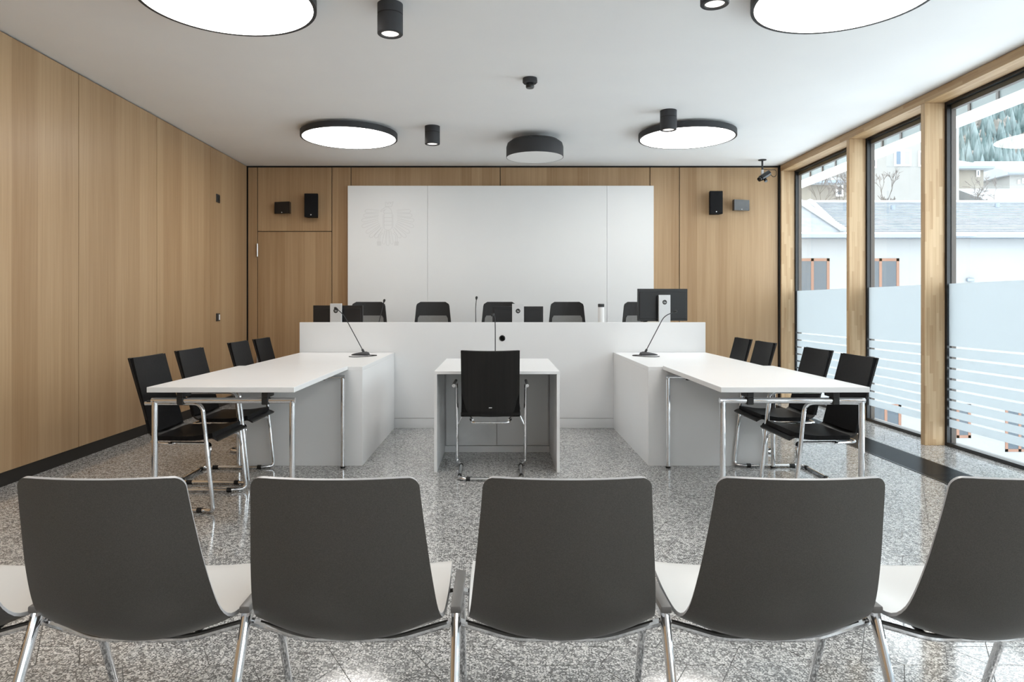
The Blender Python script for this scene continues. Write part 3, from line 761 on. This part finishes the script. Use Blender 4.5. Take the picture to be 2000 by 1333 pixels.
# ================================================================== JUDGES CHAIRS
def judge_chair():
    t = thing('office_chair', '', 'office chair', (0, 0, 0), PI, group='high-backed chairs behind the bench')
    # local +Y is forward; the chair faces the room (rotated by 180 degrees)
    def back_surf(u, v):       # u -1..1, v 0..1 up
        wv = .235 - .015 * v - .028 * max(0, (v - .55) / .45)
        z = .50 + v * .765
        y = -.26 - .10 * v + .06 * u * u - .03 * math.sin(v * PI)
        return Vector((u * wv, y, z))
    def panel(name, m, u0, u1, v0, v1, off, th, nu=10, nv=14, rc=.0):
        b = BM(); fr, bk = [], []
        for j in range(nv + 1):
            v = v0 + (v1 - v0) * j / nv; rf, rb = [], []
            k = 1.0
            if rc:
                dt = (v1 - v) * .765; db_ = (v - v0) * .765
                dd = dt if dt < rc else rc
                k = 1 - (rc - math.sqrt(max(0, rc * rc - (rc - dd) ** 2))) / .22
            for i in range(nu + 1):
                u = (u0 + (u1 - u0) * i / nu) * k
                p = back_surf(u, v)
                rf.append(b.verts.new(p + Vector((0, off + th, 0)))); rb.append(b.verts.new(p + Vector((0, off, 0))))
            fr.append(rf); bk.append(rb)
        for j in range(nv):
            for i in range(nu):
                b.faces.new((fr[j][i], fr[j][i + 1], fr[j + 1][i + 1], fr[j + 1][i])); b.faces.new((bk[j][i], bk[j + 1][i], bk[j + 1][i + 1], bk[j][i + 1]))
            b.faces.new((fr[j][0], fr[j + 1][0], bk[j + 1][0], bk[j][0])); b.faces.new((fr[j][nu], bk[j][nu], bk[j + 1][nu], fr[j + 1][nu]))
        for i in range(nu):
            b.faces.new((fr[0][i], bk[0][i], bk[0][i + 1], fr[0][i + 1])); b.faces.new((fr[nv][i], fr[nv][i + 1], bk[nv][i + 1], bk[nv][i]))
        return new_obj(name, b, m, t, True, ang=50)
    panel('backrest', 'mesh_black', -1, 1, 0, 1, 0, .045, nv=30, rc=.05)
    panel('lumbar_pad', 'mesh_grey', -.84, .84, .02, .785, .0455, .010, rc=.02, nv=20)
    b = BM(); box(b, -.24, .24, -.25, .24, .44, .50, .025, 3); new_obj('seat', b, 'mesh_black', t, True)
    b = BM(); tube(b, [(0, 0, .10), (0, 0, .44)], .025, 14); new_obj('gas_column', b, 'chrome', t, True)
    b = BM()
    for k in range(5):
        a = 2 * PI * k / 5 + .3; tube(b, [(0, 0, .11), (.29 * math.cos(a), .29 * math.sin(a), .07)], .02, 8)
    new_obj('star_base', b, 'anthracite', t, True)
    for k in range(5):
        a = 2 * PI * k / 5 + .3; b = BM()
        tube(b, [(.29 * math.cos(a) - .02, .29 * math.sin(a), .028), (.29 * math.cos(a) + .02, .29 * math.sin(a), .028)], .028, 12); new_obj('caster', b, 'rubber', t, True)
    return t
jc0 = judge_chair()
YJ = 8.0
jl = [(722, 'black office chair partly behind the leftmost monitor'), (846.5, 'second black office chair from the left, fully clear of monitors'),
      (976, 'middle black office chair behind the centre monitor'), (1106.5, 'black office chair between the middle monitor and the thermos'), (1249, 'black office chair partly behind the raised right monitor')]
for k, (px, lb) in enumerate(jl):
    loc = ((px - VX) * (YJ + .34) / F, YJ, 0)
    if k == 0: jc0.location = loc; jc0['label'] = lb
    else: dup(jc0, loc, PI, lb)

# ================================================================== BLACK CANTILEVER ARMCHAIRS
def shell_profile():
    return fillet([(0, -.300, .905), (0, -.160, .425), (0, .10, .410), (0, .235, .432), (0, .262, .420)], .055, 6)
def cantilever():
    t = thing('cantilever_chair', '', 'chair', (0, 0, 0), 0, group='black cantilever armchairs')
    prof = shell_profile()
    def strip(name, m, pts, hw0, hw1, off, th, bow=0.0, nu=8, ang=40, hwf=None):
        b = BM(); pts = [Vector(p) for p in pts]; n = len(pts); A, B = [], []
        for k, p in enumerate(pts):
            T = (pts[min(k + 1, n - 1)] - pts[max(k - 1, 0)]).normalized(); N = Vector((0, -T.z, T.y))   # towards the sitter
            if N.z < 0 and abs(N.z) > abs(N.y): N = -N
            if N.y < 0 and abs(N.y) >= abs(N.z): N = -N
            f = k / (n - 1); hw = hw0 + (hw1 - hw0) * f
            ra, rb = [], []
            for i in range(nu + 1):
                u = -1 + 2 * i / nu; bo = bow * (1 - f) * u * u
                q = p + N * (off + bo) + Vector((u * hw, 0, 0))
                ra.append(b.verts.new(q)); rb.append(b.verts.new(q + N * th))
            A.append(ra); B.append(rb)
        for k in range(n - 1):
            for i in range(nu):
                b.faces.new((A[k][i], A[k][i + 1], A[k + 1][i + 1], A[k + 1][i])); b.faces.new((B[k][i], B[k + 1][i], B[k + 1][i + 1], B[k][i + 1]))
            b.faces.new((A[k][0], A[k + 1][0], B[k + 1][0], B[k][0])); b.faces.new((A[k][nu], B[k][nu], B[k + 1][nu], A[k + 1][nu]))
        for i in range(nu):
            b.faces.new((A[0][i], B[0][i], B[0][i + 1], A[0][i + 1])); b.faces.new((A[n - 1][i], A[n - 1][i + 1], B[n - 1][i + 1], B[n - 1][i]))
        return new_obj(name, b, m, t, True, ang=ang)
    def hwid(f): return .21
    strip('plywood_shell', 'blackply', prof, .205, .225, 0, .011, bow=.018)
    # back pad: straight part of the back, seat pad: the seat
    a, c = Vector((0, -.300, .905)), Vector((0, -.160, .425))
    pb = [a + (c - a) * t for t in (.012, .10, .25, .45, .65, .82, .93)]
    strip('back_pad', 'leather', pb, .198, .208, .0115, .020, bow=.016)
    sp = fillet([(0, -.105, .4125), (0, .10, .410), (0, .232, .4315)], .05, 5)
    strip('seat_pad', 'leather', sp, .214, .220, .0115, .026, bow=0.0)
    r = .0125
    path = [(-.262, -.148, .652), (-.262, .185, .652), (-.262, .252, .0145), (-.225, .185, .0145), (-.218, -.255, .0145), (.218, -.255, .0145), (.225, .185, .0145), (.262, .252, .0145), (.262, .185, .652), (.262, -.148, .652)]
    P = [Vector(p) for p in path]
    pts = fillet(P, .055, 7)
    b = BM(); tube(b, pts, r, 12); new_obj('tube_frame', b, 'chrome', t, True)
    for s in (-1, 1):
        b = BM(); tube(b, [(s * .262, -.135, .660), (s * .262, .12, .660)], .0105, 10)
        new_obj('arm_pad', b, 'rubber', t, True)
        b = BM(); tube(b, fillet([(s * .258, .222, .30), (s * .22, .215, .385), (s * .18, .20, .400), (s * .13, -.06, .394)], .03), .008, 8); new_obj('seat_bracket', b, 'chrome', t, True)
        b = BM(); tube(b, [(s * .218, -.19, .014), (s * .220, -.15, .014)], .0155, 10); new_obj('glide', b, 'rubber', t, True)
        b = BM(); tube(b, [(s * .224, .14, .014), (s * .2245, .17, .014)], .0155, 10); new_obj('glide', b, 'rubber', t, True)
        b = BM(); tube(b, [(s * .17, -.255, .014), (s * .14, -.255, .014)], .0155, 10); new_obj('glide', b, 'rubber', t, True)
    b = BM(); tube(b, fillet([(-.15, -.04, .392), (-.13, -.19, .396), (.13, -.19, .396), (.15, -.04, .392)], .04), .008, 8); new_obj('seat_support', b, 'chrome', t, True)
    return t
ch0 = cantilever()
# right side faces -X, left side faces +X
RL, RRr = -PI / 2, PI / 2
cl = [((-1.925, 4.31, 0), RL, 'nearest black armchair on the left side, behind the white table corner'),
      ((-1.95, 4.95, 0), RL, 'second nearest black armchair on the left side, at the white table'),
      ((-1.985, 5.96, 0), RL, 'third black armchair on the left side, beside the white counter'),
      ((-1.99, 6.56, 0), RL, 'farthest black armchair on the left side, near the oak door'),
      ((1.985, 4.33, 0), RRr, 'nearest black armchair on the right side, against the window'),
      ((2.04, 5.00, 0), RRr, 'second nearest black armchair on the right side, at the white table'),
      ((2.02, 5.93, 0), RRr, 'third black armchair on the right side, beside the white counter'),
      ((2.05, 6.56, 0), RRr, 'farthest black armchair on the right side, near the back wall'),
      ((-.062, 5.075, 0), 0, 'black armchair with its plywood back to the viewer, at the witness desk')]
for k, (loc, rz, lb) in enumerate(cl):
    if k == 0: ch0.location = loc; ch0.rotation_euler = (0, 0, rz); ch0['label'] = lb; wc = ch0
    else: wc = dup(ch0, loc, rz, lb)
# maker's mark on the back of the witness chair
b = BM(); box(b, -.011, .011, -.1885, -.1850, .497, .503)
mk = new_obj('maker_mark', b, 'silver', wc)

# ================================================================== FRONT ROW: GREY SHELL CHAIRS
def shell_chair(both=False):
    t = thing('shell_chair', '', 'chair', (0, 0, 0), 0, group='row of grey shell chairs in the foreground')
    # side profile in (y, z); local origin on the floor below the seat, +Y forward (away from the camera)
    key = [(-.255, .832), (-.247, .796), (-.228, .72), (-.197, .61), (-.160, .515), (-.128, .465), (-.085, .436), (-.02, .428), (.08, .434), (.18, .447), (.235, .450), (.262, .440)]
    key = [Vector((0, y, z)) for y, z in key]
    # Catmull-Rom resample
    dense = []
    for i in range(len(key) - 1):
        p0, p1, p2, p3 = key[max(i - 1, 0)], key[i], key[i + 1], key[min(i + 2, len(key) - 1)]
        for k in range(8):
            u = k / 8
            dense.append(.5 * ((2 * p1) + (-p0 + p2) * u + (2 * p0 - 5 * p1 + 4 * p2 - p3) * u * u + (-p0 + 3 * p1 - 3 * p2 + p3) * u ** 3))
    dense.append(key[-1])
    cum = [0]
    for a, c in zip(dense, dense[1:]): cum.append(cum[-1] + (c - a).length)
    L = cum[-1]
    def at(s):
        s = min(max(s, 0), L)
        for i in range(len(cum) - 1):
            if s <= cum[i + 1] + 1e-9:
                u = (s - cum[i]) / max(cum[i + 1] - cum[i], 1e-9); return dense[i].lerp(dense[i + 1], u)
        return dense[-1]
    rc = .026
    ss = [rc * (1 - math.cos(k / 6 * PI / 2)) for k in range(6)] + [rc + (L - 2 * rc) * k / 34 for k in range(35)] + [L - rc * (1 - math.cos(k / 6 * PI / 2)) for k in range(5, -1, -1)]
    nu = 20; TH = .0095
    inn = []; 
    for s in ss:
        p = at(s); f = s / L
        w_back = .192 + .045 * min(1, (s / .47)) ** 1.15
        hw = w_back if s < .47 else .237 + .003 * math.sin((s - .47) / (L - .47) * PI)
        e = min(s, L - s); hwf = hw
        if e < rc: hw -= rc - math.sqrt(max(0, rc * rc - (rc - e) ** 2))
        bowb = (.032 + .014 * min(1, s / .3)) * (max(0, 1 - (s - .30) / .24) if s > .30 else 1)     # plan curvature of the back
        dish = .052 * min(1, max(0, (s - .30) / .14)) * (1 - .75 * max(0, (s - .55) / (L - .55)))
        row = []
        for i in range(nu + 1):
            u = -math.cos(PI * i / nu) * .35 + (-1 + 2 * i / nu) * .65
            k = 1 - (u * hw / hwf) ** 2
            row.append(p + Vector((u * hw, -bowb * k, -dish * k)))
        inn.append(row)
    n = len(ss)
    def normal(j, i):
        a = inn[min(j + 1, n - 1)][i] - inn[max(j - 1, 0)][i]; c = inn[j][min(i + 1, nu)] - inn[j][max(i - 1, 0)]
        return c.cross(a).normalized()
    # orientation: outward (away from the sitter)
    sgn = 1 if normal(8, nu // 2).y < 0 else -1
    b = BM(); O = []; R = []
    for j in range(n):
        O.append([b.verts.new(inn[j][i] + normal(j, i) * sgn * TH) for i in range(nu + 1)])
        R.append([b.verts.new(inn[j][i] + normal(j, i) * sgn * .0008) for i in range(nu + 1)])
    for j in range(n - 1):
        for i in range(nu): b.faces.new((O[j][i], O[j][i + 1], O[j + 1][i + 1], O[j + 1][i]))
    rim = []
    for j in range(n - 1):
        rim.append(b.faces.new((O[j][0], O[j + 1][0], R[j + 1][0], R[j][0]))); rim.append(b.faces.new((O[j][nu], R[j][nu], R[j + 1][nu], O[j + 1][nu])))
    for i in range(nu):
        rim.append(b.faces.new((O[0][i], R[0][i], R[0][i + 1], O[0][i + 1]))); rim.append(b.faces.new((O[n - 1][i], O[n - 1][i + 1], R[n - 1][i + 1], R[n - 1][i])))
    for f in rim: f.material_index = 1
    new_obj('back_shell', b, ['shell_grey', 'shell_rim'], t, True, ang=60)
    b = BM(); I = [[b.verts.new(inn[j][i]) for i in range(nu + 1)] for j in range(n)]; Q = [[b.verts.new(inn[j][i] + normal(j, i) * sgn * .0009) for i in range(nu + 1)] for j in range(n)]
    for j in range(n - 1):
        for i in range(nu): b.faces.new((I[j][i], I[j + 1][i], I[j + 1][i + 1], I[j][i + 1]))
    for j in range(n - 1):
        b.faces.new((I[j][0], Q[j][0], Q[j + 1][0], I[j + 1][0])); b.faces.new((I[j][nu], I[j + 1][nu], Q[j + 1][nu], Q[j][nu]))
    for i in range(nu):
        b.faces.new((I[0][i], I[0][i + 1], Q[0][i + 1], Q[0][i])); b.faces.new((I[n - 1][i], Q[n - 1][i], Q[n - 1][i + 1], I[n - 1][i + 1]))
    new_obj('seat_liner', b, 'shell_white', t, True, ang=60)
    def oval(bm, pts, rx, rz_):
        """flat oval bar: tube squashed sideways"""
        tube(bm, pts, rx, 12)
    # rails from leg line to leg line below the shell
    b = BM(); tube(b, fillet([(-.266, -.055, .400), (-.215, -.060, .388), (-.12, -.066, .362), (.12, -.066, .362), (.215, -.060, .388), (.266, -.055, .400)], .04, 5), .0105, 10); new_obj('rear_rail', b, 'chrome', t, True)
    b = BM(); tube(b, fillet([(-.266, .12, .408), (-.20, .12, .395), (-.12, .11, .376), (.12, .11, .376), (.20, .12, .395), (.266, .12, .408)], .04, 5), .0105, 10); new_obj('front_rail', b, 'chrome', t, True)
    for s in (-1, 1):
        b = BM(); tube(b, [(s * .13, -.066, .366), (s * .13, .11, .382)], .007, 8); new_obj('seat_mount', b, 'rubber', t, True)
    for s in ((-1, 1) if both else (1,)):
        x = s * .27
        def leg(name, y0, z0, y1, z1):
            b = BM()
            d = Vector((0, y1 - y0, z1 - z0)).normalized(); nrm = Vector((0, -d.z, d.y))
            poly = [(.0135 * math.cos(2 * PI * q / 16) * (1.0 if abs(math.cos(2 * PI * q / 16)) < .8 else .97), .016 * math.sin(2 * PI * q / 16)) for q in range(16)]
            A = [b.verts.new(Vector((x + p[0], y0, z0)) + nrm * p[1]) for p in poly]; B = [b.verts.new(Vector((x + p[0] * .8, y1, z1)) + nrm * p[1] * .8) for p in poly]
            b.faces.new(A); b.faces.new(B[::-1])
            for k in range(16): b.faces.new((A[k], B[k], B[(k + 1) % 16], A[(k + 1) % 16]))
            return new_obj(name, b, 'chrome', t, True, ang=25)
        leg('rear_leg', -.075, .435, -.290, .010); leg('front_leg', .135, .435, .30, .010)
        b = BM(); tube(b, [(x, -.298, 0), (x, -.288, .014)], .013, 10); new_obj('foot_glide', b, 'rubber', t, True)
        b = BM(); tube(b, [(x, .306, 0), (x, .298, .014)], .013, 10); new_obj('foot_glide', b, 'rubber', t, True)
        b = BM(); box(b, x - .010, x + .010, -.085, .15, .412, .437, .003); new_obj('top_bar', b, 'chrome', t)
        b = BM(); box(b, x - .0138, x + .0138, -.095, .155, .4375, .456, .004, 2); new_obj('arm_pad', b, 'pad_grey', t, True)
    return t
XS = [-1.463, -.922, -.381, .158, .699, 1.240]
YS = 1.862
sl = ['grey shell chair mostly cut off by the left edge, only its white seat showing', 'leftmost grey shell chair with its whole back in view', 'second grey shell chair from the left, in front of the left table',
      'middle grey shell chair directly behind the black witness chair', 'grey shell chair in front of the right table', 'grey shell chair cut by the right edge of the photo']
first = shell_chair(both=True); first.location = (XS[0], YS, 0); first['label'] = sl[0]
proto = shell_chair(); proto.location = (XS[1], YS, 0); proto['label'] = sl[1]
for x, lb in zip(XS[2:], sl[2:]): dup(proto, (x, YS, 0), 0, lb)

# ================================================================== OUTSIDE
GZ = -6.0
tag(new_obj('ground_snow', box(BM(), 4.5, 260, -60, 260, GZ - .5, GZ), 'snow'), 'snow covered ground outside the windows', 'ground', kind='structure')
D1 = 25.0
def ext(px, py, d): return Vector(((px - VX) * d / F, d, EYE - (py - VY) * d / F))
# neighbouring white building with a slate roof
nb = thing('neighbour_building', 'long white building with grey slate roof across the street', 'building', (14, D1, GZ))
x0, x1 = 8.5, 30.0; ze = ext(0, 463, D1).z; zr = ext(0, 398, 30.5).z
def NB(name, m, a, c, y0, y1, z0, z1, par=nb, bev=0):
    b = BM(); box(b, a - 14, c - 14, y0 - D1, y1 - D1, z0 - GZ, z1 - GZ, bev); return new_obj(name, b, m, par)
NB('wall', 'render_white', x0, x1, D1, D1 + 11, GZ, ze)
b = BM(); prism(b, [(-.35, ze - GZ + .02), (5.5, zr - GZ), (11.35, ze - GZ + .02), (11.35, ze - GZ - .08), (-.35, ze - GZ - .08)], x0 - 14.2, x1 - 13.8, 'x'); rf = new_obj('roof', b, 'slate', nb)
b = BM(); rise = zr - ze; nrow = 22
for k in range(nrow):      # slate courses, each lapping over the one below
    f0 = k / nrow; f1 = (k + 1) / nrow
    ya, yb_ = -.35 + 5.85 * f0, -.35 + 5.85 * f1 + .02; za, zb_ = ze - GZ + .02 + rise * f0, ze - GZ + .02 + rise * f1
    prism(b, [(ya, za + .035), (yb_, zb_ + .008), (yb_, zb_ + .001), (ya, za + .001)], x0 - 14.2, x1 - 13.8, 'x')
new_obj('slate_course', b, 'slate', rf)['kind'] = 'stuff'
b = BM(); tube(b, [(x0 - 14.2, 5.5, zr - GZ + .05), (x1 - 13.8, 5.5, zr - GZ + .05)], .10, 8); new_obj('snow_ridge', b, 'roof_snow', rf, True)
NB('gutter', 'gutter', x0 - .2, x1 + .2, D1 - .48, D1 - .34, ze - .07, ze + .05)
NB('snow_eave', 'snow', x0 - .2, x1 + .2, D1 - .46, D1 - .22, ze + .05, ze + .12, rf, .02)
# snow-capped hip ribs and a small cross gable on the roof
def on_roof(px, py):
    # intersect the pixel ray with the front roof slope
    ax, az = (px - VX) / F, -(py - VY) / F
    y0_, z0_ = D1 - .35, ze + .02; m_ = rise / 5.85
    d = (z0_ - m_ * y0_ - EYE) / (az - m_); return Vector((ax * d - 14, d - D1, EYE + az * d - GZ))
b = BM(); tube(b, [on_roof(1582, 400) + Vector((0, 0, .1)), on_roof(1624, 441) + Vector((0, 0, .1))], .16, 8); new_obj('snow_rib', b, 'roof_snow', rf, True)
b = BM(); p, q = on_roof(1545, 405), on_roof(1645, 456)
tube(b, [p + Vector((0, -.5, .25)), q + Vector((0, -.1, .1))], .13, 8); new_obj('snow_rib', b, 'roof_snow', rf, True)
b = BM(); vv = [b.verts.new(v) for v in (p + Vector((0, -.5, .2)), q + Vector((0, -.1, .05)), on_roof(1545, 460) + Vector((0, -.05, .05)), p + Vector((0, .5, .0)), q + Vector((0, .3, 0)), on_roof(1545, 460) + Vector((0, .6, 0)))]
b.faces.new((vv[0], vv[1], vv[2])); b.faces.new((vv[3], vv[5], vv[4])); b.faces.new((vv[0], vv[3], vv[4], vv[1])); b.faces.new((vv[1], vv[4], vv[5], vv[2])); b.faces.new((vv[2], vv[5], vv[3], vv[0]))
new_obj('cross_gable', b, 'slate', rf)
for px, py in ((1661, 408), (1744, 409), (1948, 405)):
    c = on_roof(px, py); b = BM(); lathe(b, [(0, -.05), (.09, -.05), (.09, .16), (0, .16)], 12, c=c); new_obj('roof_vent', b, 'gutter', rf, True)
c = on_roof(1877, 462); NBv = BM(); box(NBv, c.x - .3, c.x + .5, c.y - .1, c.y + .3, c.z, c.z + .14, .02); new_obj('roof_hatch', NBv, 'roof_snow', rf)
def nwin(a, c, z0, z1):
    b = BM(); f_ = .10
    box(b, a - 14, c - 14, -.015, .03, z0 - GZ, z0 - GZ + f_); box(b, a - 14, c - 14, -.015, .03, z1 - GZ - f_, z1 - GZ)
    for xx in (a, (a + c) / 2 - f_ / 2, c - f_): box(b, xx - 14, xx + f_ - 14, -.015, .03, z0 - GZ, z1 - GZ)
    wv = new_obj('window_frame', b, 'brownwood', nb)
    b = BM(); box(b, a + .05 - 14, c - .05 - 14, -.004, .01, z0 + .05 - GZ, z1 - .05 - GZ); new_obj('pane', b, 'dark_pane', wv)
for px0, px1 in ((1553, 1620), (1683, 1756)):
    a, c = ext(px0, 0, D1).x, ext(px1, 0, D1).x; nwin(a, c, ext(0, 585, D1).z, ext(0, 505, D1).z)
for px0, px1 in ((1700, 1760), (1845, 1896), (1963, 2020)):
    a, c = ext(px0, 0, D1).x, ext(px1, 0, D1).x; nwin(a, c, ext(0, 856 if px1 < 1950 else 883, D1).z, ext(0, 790, D1).z)
b = BM(); c = ext(1893, 547, D1); box(b, c.x - 14 - .12, c.x - 14 + .12, -.12, .0, c.z - GZ - .06, c.z - GZ + .06, .02); new_obj('outdoor_lamp', b, 'gutter', nb)

def house(name, label, px0, px1, py_e, d, depth, wallm, roof_h, wins=(), over=.5, base_z=GZ, roofm='roof_snow', ridge='x'):
    a, c = ext(px0, 0, d).x, ext(px1, 0, d).x; ze_ = ext(0, py_e, d).z
    t = thing(name, label, 'house', ((a + c) / 2, d, base_z)); hw_ = (c - a) / 2; H = ze_ - base_z
    b = BM(); box(b, -hw_, hw_, 0, depth, 0, H); new_obj('wall', b, wallm, t)
    b = BM()
    if ridge == 'x': prism(b, [(-over, H - .05), (depth / 2, H + roof_h), (depth + over, H - .05), (depth + over, H - .35), (-over, H - .35)], -hw_ - over, hw_ + over, 'x')
    else: prism(b, [(-hw_ - over, H - .05), (0, H + roof_h), (hw_ + over, H - .05), (hw_ + over, H - .35), (-hw_ - over, H - .35)], -over, depth + over, 'y')
    new_obj('roof', b, roofm, t)
    b = BM(); box(b, -hw_ - over - .05, hw_ + over + .05, -over - .12, -over, H - .30, H - .12); new_obj('gutter', b, 'gutter', t)
    for (wx0_, wx1_, wy0, wy1, mm) in wins:
        p0, p1 = ext(wx0_, wy1, d), ext(wx1_, wy0, d)
        b = BM(); box(b, p0.x - (a + c) / 2, p1.x - (a + c) / 2, -.08, .02, p0.z - base_z, p1.z - base_z); fr_ = new_obj('window_frame', b, 'label_white', t)
        b = BM(); g = .12
        box(b, p0.x - (a + c) / 2 + g, p1.x - (a + c) / 2 - g, -.10, -.07, p0.z - base_z + g, p1.z - base_z - g); new_obj('pane', b, mm, fr_)
    return t
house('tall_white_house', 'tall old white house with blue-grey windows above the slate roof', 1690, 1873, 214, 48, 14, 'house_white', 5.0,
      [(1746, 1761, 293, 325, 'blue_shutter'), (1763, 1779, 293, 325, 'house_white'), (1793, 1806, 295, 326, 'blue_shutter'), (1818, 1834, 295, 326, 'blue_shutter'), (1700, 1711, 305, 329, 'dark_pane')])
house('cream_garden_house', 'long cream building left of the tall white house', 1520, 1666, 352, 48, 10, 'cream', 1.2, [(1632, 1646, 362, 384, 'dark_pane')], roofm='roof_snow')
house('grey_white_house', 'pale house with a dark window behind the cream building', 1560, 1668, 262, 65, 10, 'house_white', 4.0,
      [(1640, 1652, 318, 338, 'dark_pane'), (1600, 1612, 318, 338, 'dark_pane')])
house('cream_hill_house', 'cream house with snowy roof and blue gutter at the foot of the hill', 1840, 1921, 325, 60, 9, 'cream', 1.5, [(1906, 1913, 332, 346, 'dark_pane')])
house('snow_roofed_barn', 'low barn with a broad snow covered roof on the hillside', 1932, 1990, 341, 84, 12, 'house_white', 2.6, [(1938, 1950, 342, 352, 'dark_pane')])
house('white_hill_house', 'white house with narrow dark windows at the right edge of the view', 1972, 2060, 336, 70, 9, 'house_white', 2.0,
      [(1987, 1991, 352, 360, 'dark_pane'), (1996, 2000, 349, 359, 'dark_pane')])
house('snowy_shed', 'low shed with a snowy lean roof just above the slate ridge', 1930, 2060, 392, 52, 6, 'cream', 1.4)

# forest hill
b = BM(); nxh, nyh = 26, 16; G = []
def hillz(x, y):
    f = max(0, min(1, (y - 95) / 110)); return GZ + 14 + 78 * f * (1 - .15 * f) + 2.5 * math.sin(x * .11) + 1.5 * math.sin(y * .17 + x * .05)
for j in range(nyh + 1):
    row = []
    for i in range(nxh + 1):
        x, y = 30 + 170 * i / nxh, 92 + 130 * j / nyh; row.append(b.verts.new((x, y, hillz(x, y))))
    G.append(row)
for j in range(nyh):
    for i in range(nxh): b.faces.new((G[j][i], G[j][i + 1], G[j + 1][i + 1], G[j + 1][i]))
bot = [b.verts.new((30, 92, GZ)), b.verts.new((200, 92, GZ))]
b.faces.new([bot[0], bot[1]] + G[0][::-1])
tag(new_obj('hillside', b, 'hill', None, True, ang=180), 'haze-toned wooded hillside far behind the houses', 'hill', kind='structure')
rf_ = random.Random(5); bc, bb = BM(), BM()
for k in range(5200):
    y = rf_.uniform(97, 215); x = y * rf_.uniform(.60, .86); z = hillz(x, y) - .3
    if rf_.random() < .62:
        h = rf_.uniform(4.5, 9); r = h * rf_.uniform(.15, .2); n = 6
        for (za, zb2, rr) in ((.12, .62, 1), (.45, 1.0, .68)):
            top = bc.verts.new((x, y, z + h * zb2)); a0 = rf_.random() * 6
            ring = [bc.verts.new((x + r * rr * math.cos(a0 + 2 * PI * q / n), y + r * rr * math.sin(a0 + 2 * PI * q / n), z + h * za)) for q in range(n)]
            for q in range(n): bc.faces.new((ring[q], ring[(q + 1) % n], top))
    else:
        h = rf_.uniform(3.5, 6.5); r = h * .3; rr_ = bmesh.ops.create_icosphere(bb, subdivisions=1, radius=1.0)
        for v in rr_['verts']:
            k_ = rf_.uniform(.75, 1.2); v.co = Vector((x + v.co.x * r * k_, y + v.co.y * r * k_, z + h * .55 + v.co.z * h * .42 * k_))
tag(new_obj('conifer_forest', bc, 'conifer'), 'haze-paled blue-green conifer forest covering the far hill', 'forest', kind='stuff')
tag(new_obj('leafless_forest', bb, 'beech'), 'pale leafless trees mixed into the far forest', 'forest', kind='stuff')

# bare trees and shrubs behind the slate roof
def bare_tree(px, py_base, py_top, d, label, seed, spread=.55, shrub=False):
    rr = random.Random(seed); p0 = ext(px, py_base, d); H = (py_base - py_top) * d / F
    t = thing('bare_shrub' if shrub else 'bare_tree', label, 'shrub' if shrub else 'tree', (p0.x, p0.y, GZ)); zb0 = p0.z - GZ
    
    bt, btw = BM(), BM()
    tube(bt, [(0, 0, 0), (0, 0, zb0 * .5), (0, 0, zb0 - .8)], H * .03, 6, radii=[H * .05, H * .04, H * .03])
    def grow(bm, p, dr, L, r, lev):
        q = p + dr * L; mid_ = p + dr * L * .5 + Vector((rr.uniform(-1, 1), rr.uniform(-1, 1), rr.uniform(-.3, .6))) * L * .07
        r = max(r, .012); tube(bm, [p, mid_, q], r, 4, cap=False, radii=[r, r * .85, max(r * .65, .009)])
        if lev <= 0: return
        for k in range(rr.choice((2, 3, 3))):
            nd = (dr + Vector((rr.uniform(-1, 1), rr.uniform(-1, 1), rr.uniform(-.35, .75))) * spread * 1.25).normalized()
            grow(btw if lev <= 3 else bm, p + dr * L * rr.uniform(.55, 1), nd, L * rr.uniform(.58, .8), r * .62, lev - 1)
    for k in range(5 if shrub else 2):
        grow(bt, Vector((rr.uniform(-.1, .1) * H * (3 if shrub else 1), rr.uniform(-.1, .1), zb0 - 1.2)), Vector((rr.uniform(-.4, .4), 0, 1)).normalized(), H * .36 + 1.2 * (k == 0) * .6, H * .015, 5)
    new_obj('trunk', bt, 'bark', t, True); new_obj('twigs', btw, 'twig', t, True)
bare_tree(1735, 398, 322, 38, 'bare branching tree before the tall white house', 3)
bare_tree(1700, 398, 330, 37, 'bare tree at the left edge of the middle window', 9)
bare_tree(1642, 398, 335, 39, 'bare tree by the cream building in the far window', 21)
bare_tree(1590, 398, 350, 42.5, 'small bare tree seen in the far window', 33)
bare_tree(1893, 398, 345, 42, 'brown leafless shrub at the left of the near window', 44, .8, True)
bare_tree(1921, 398, 355, 44, 'brown leafless shrub below the cream hill house', 52, .8, True)
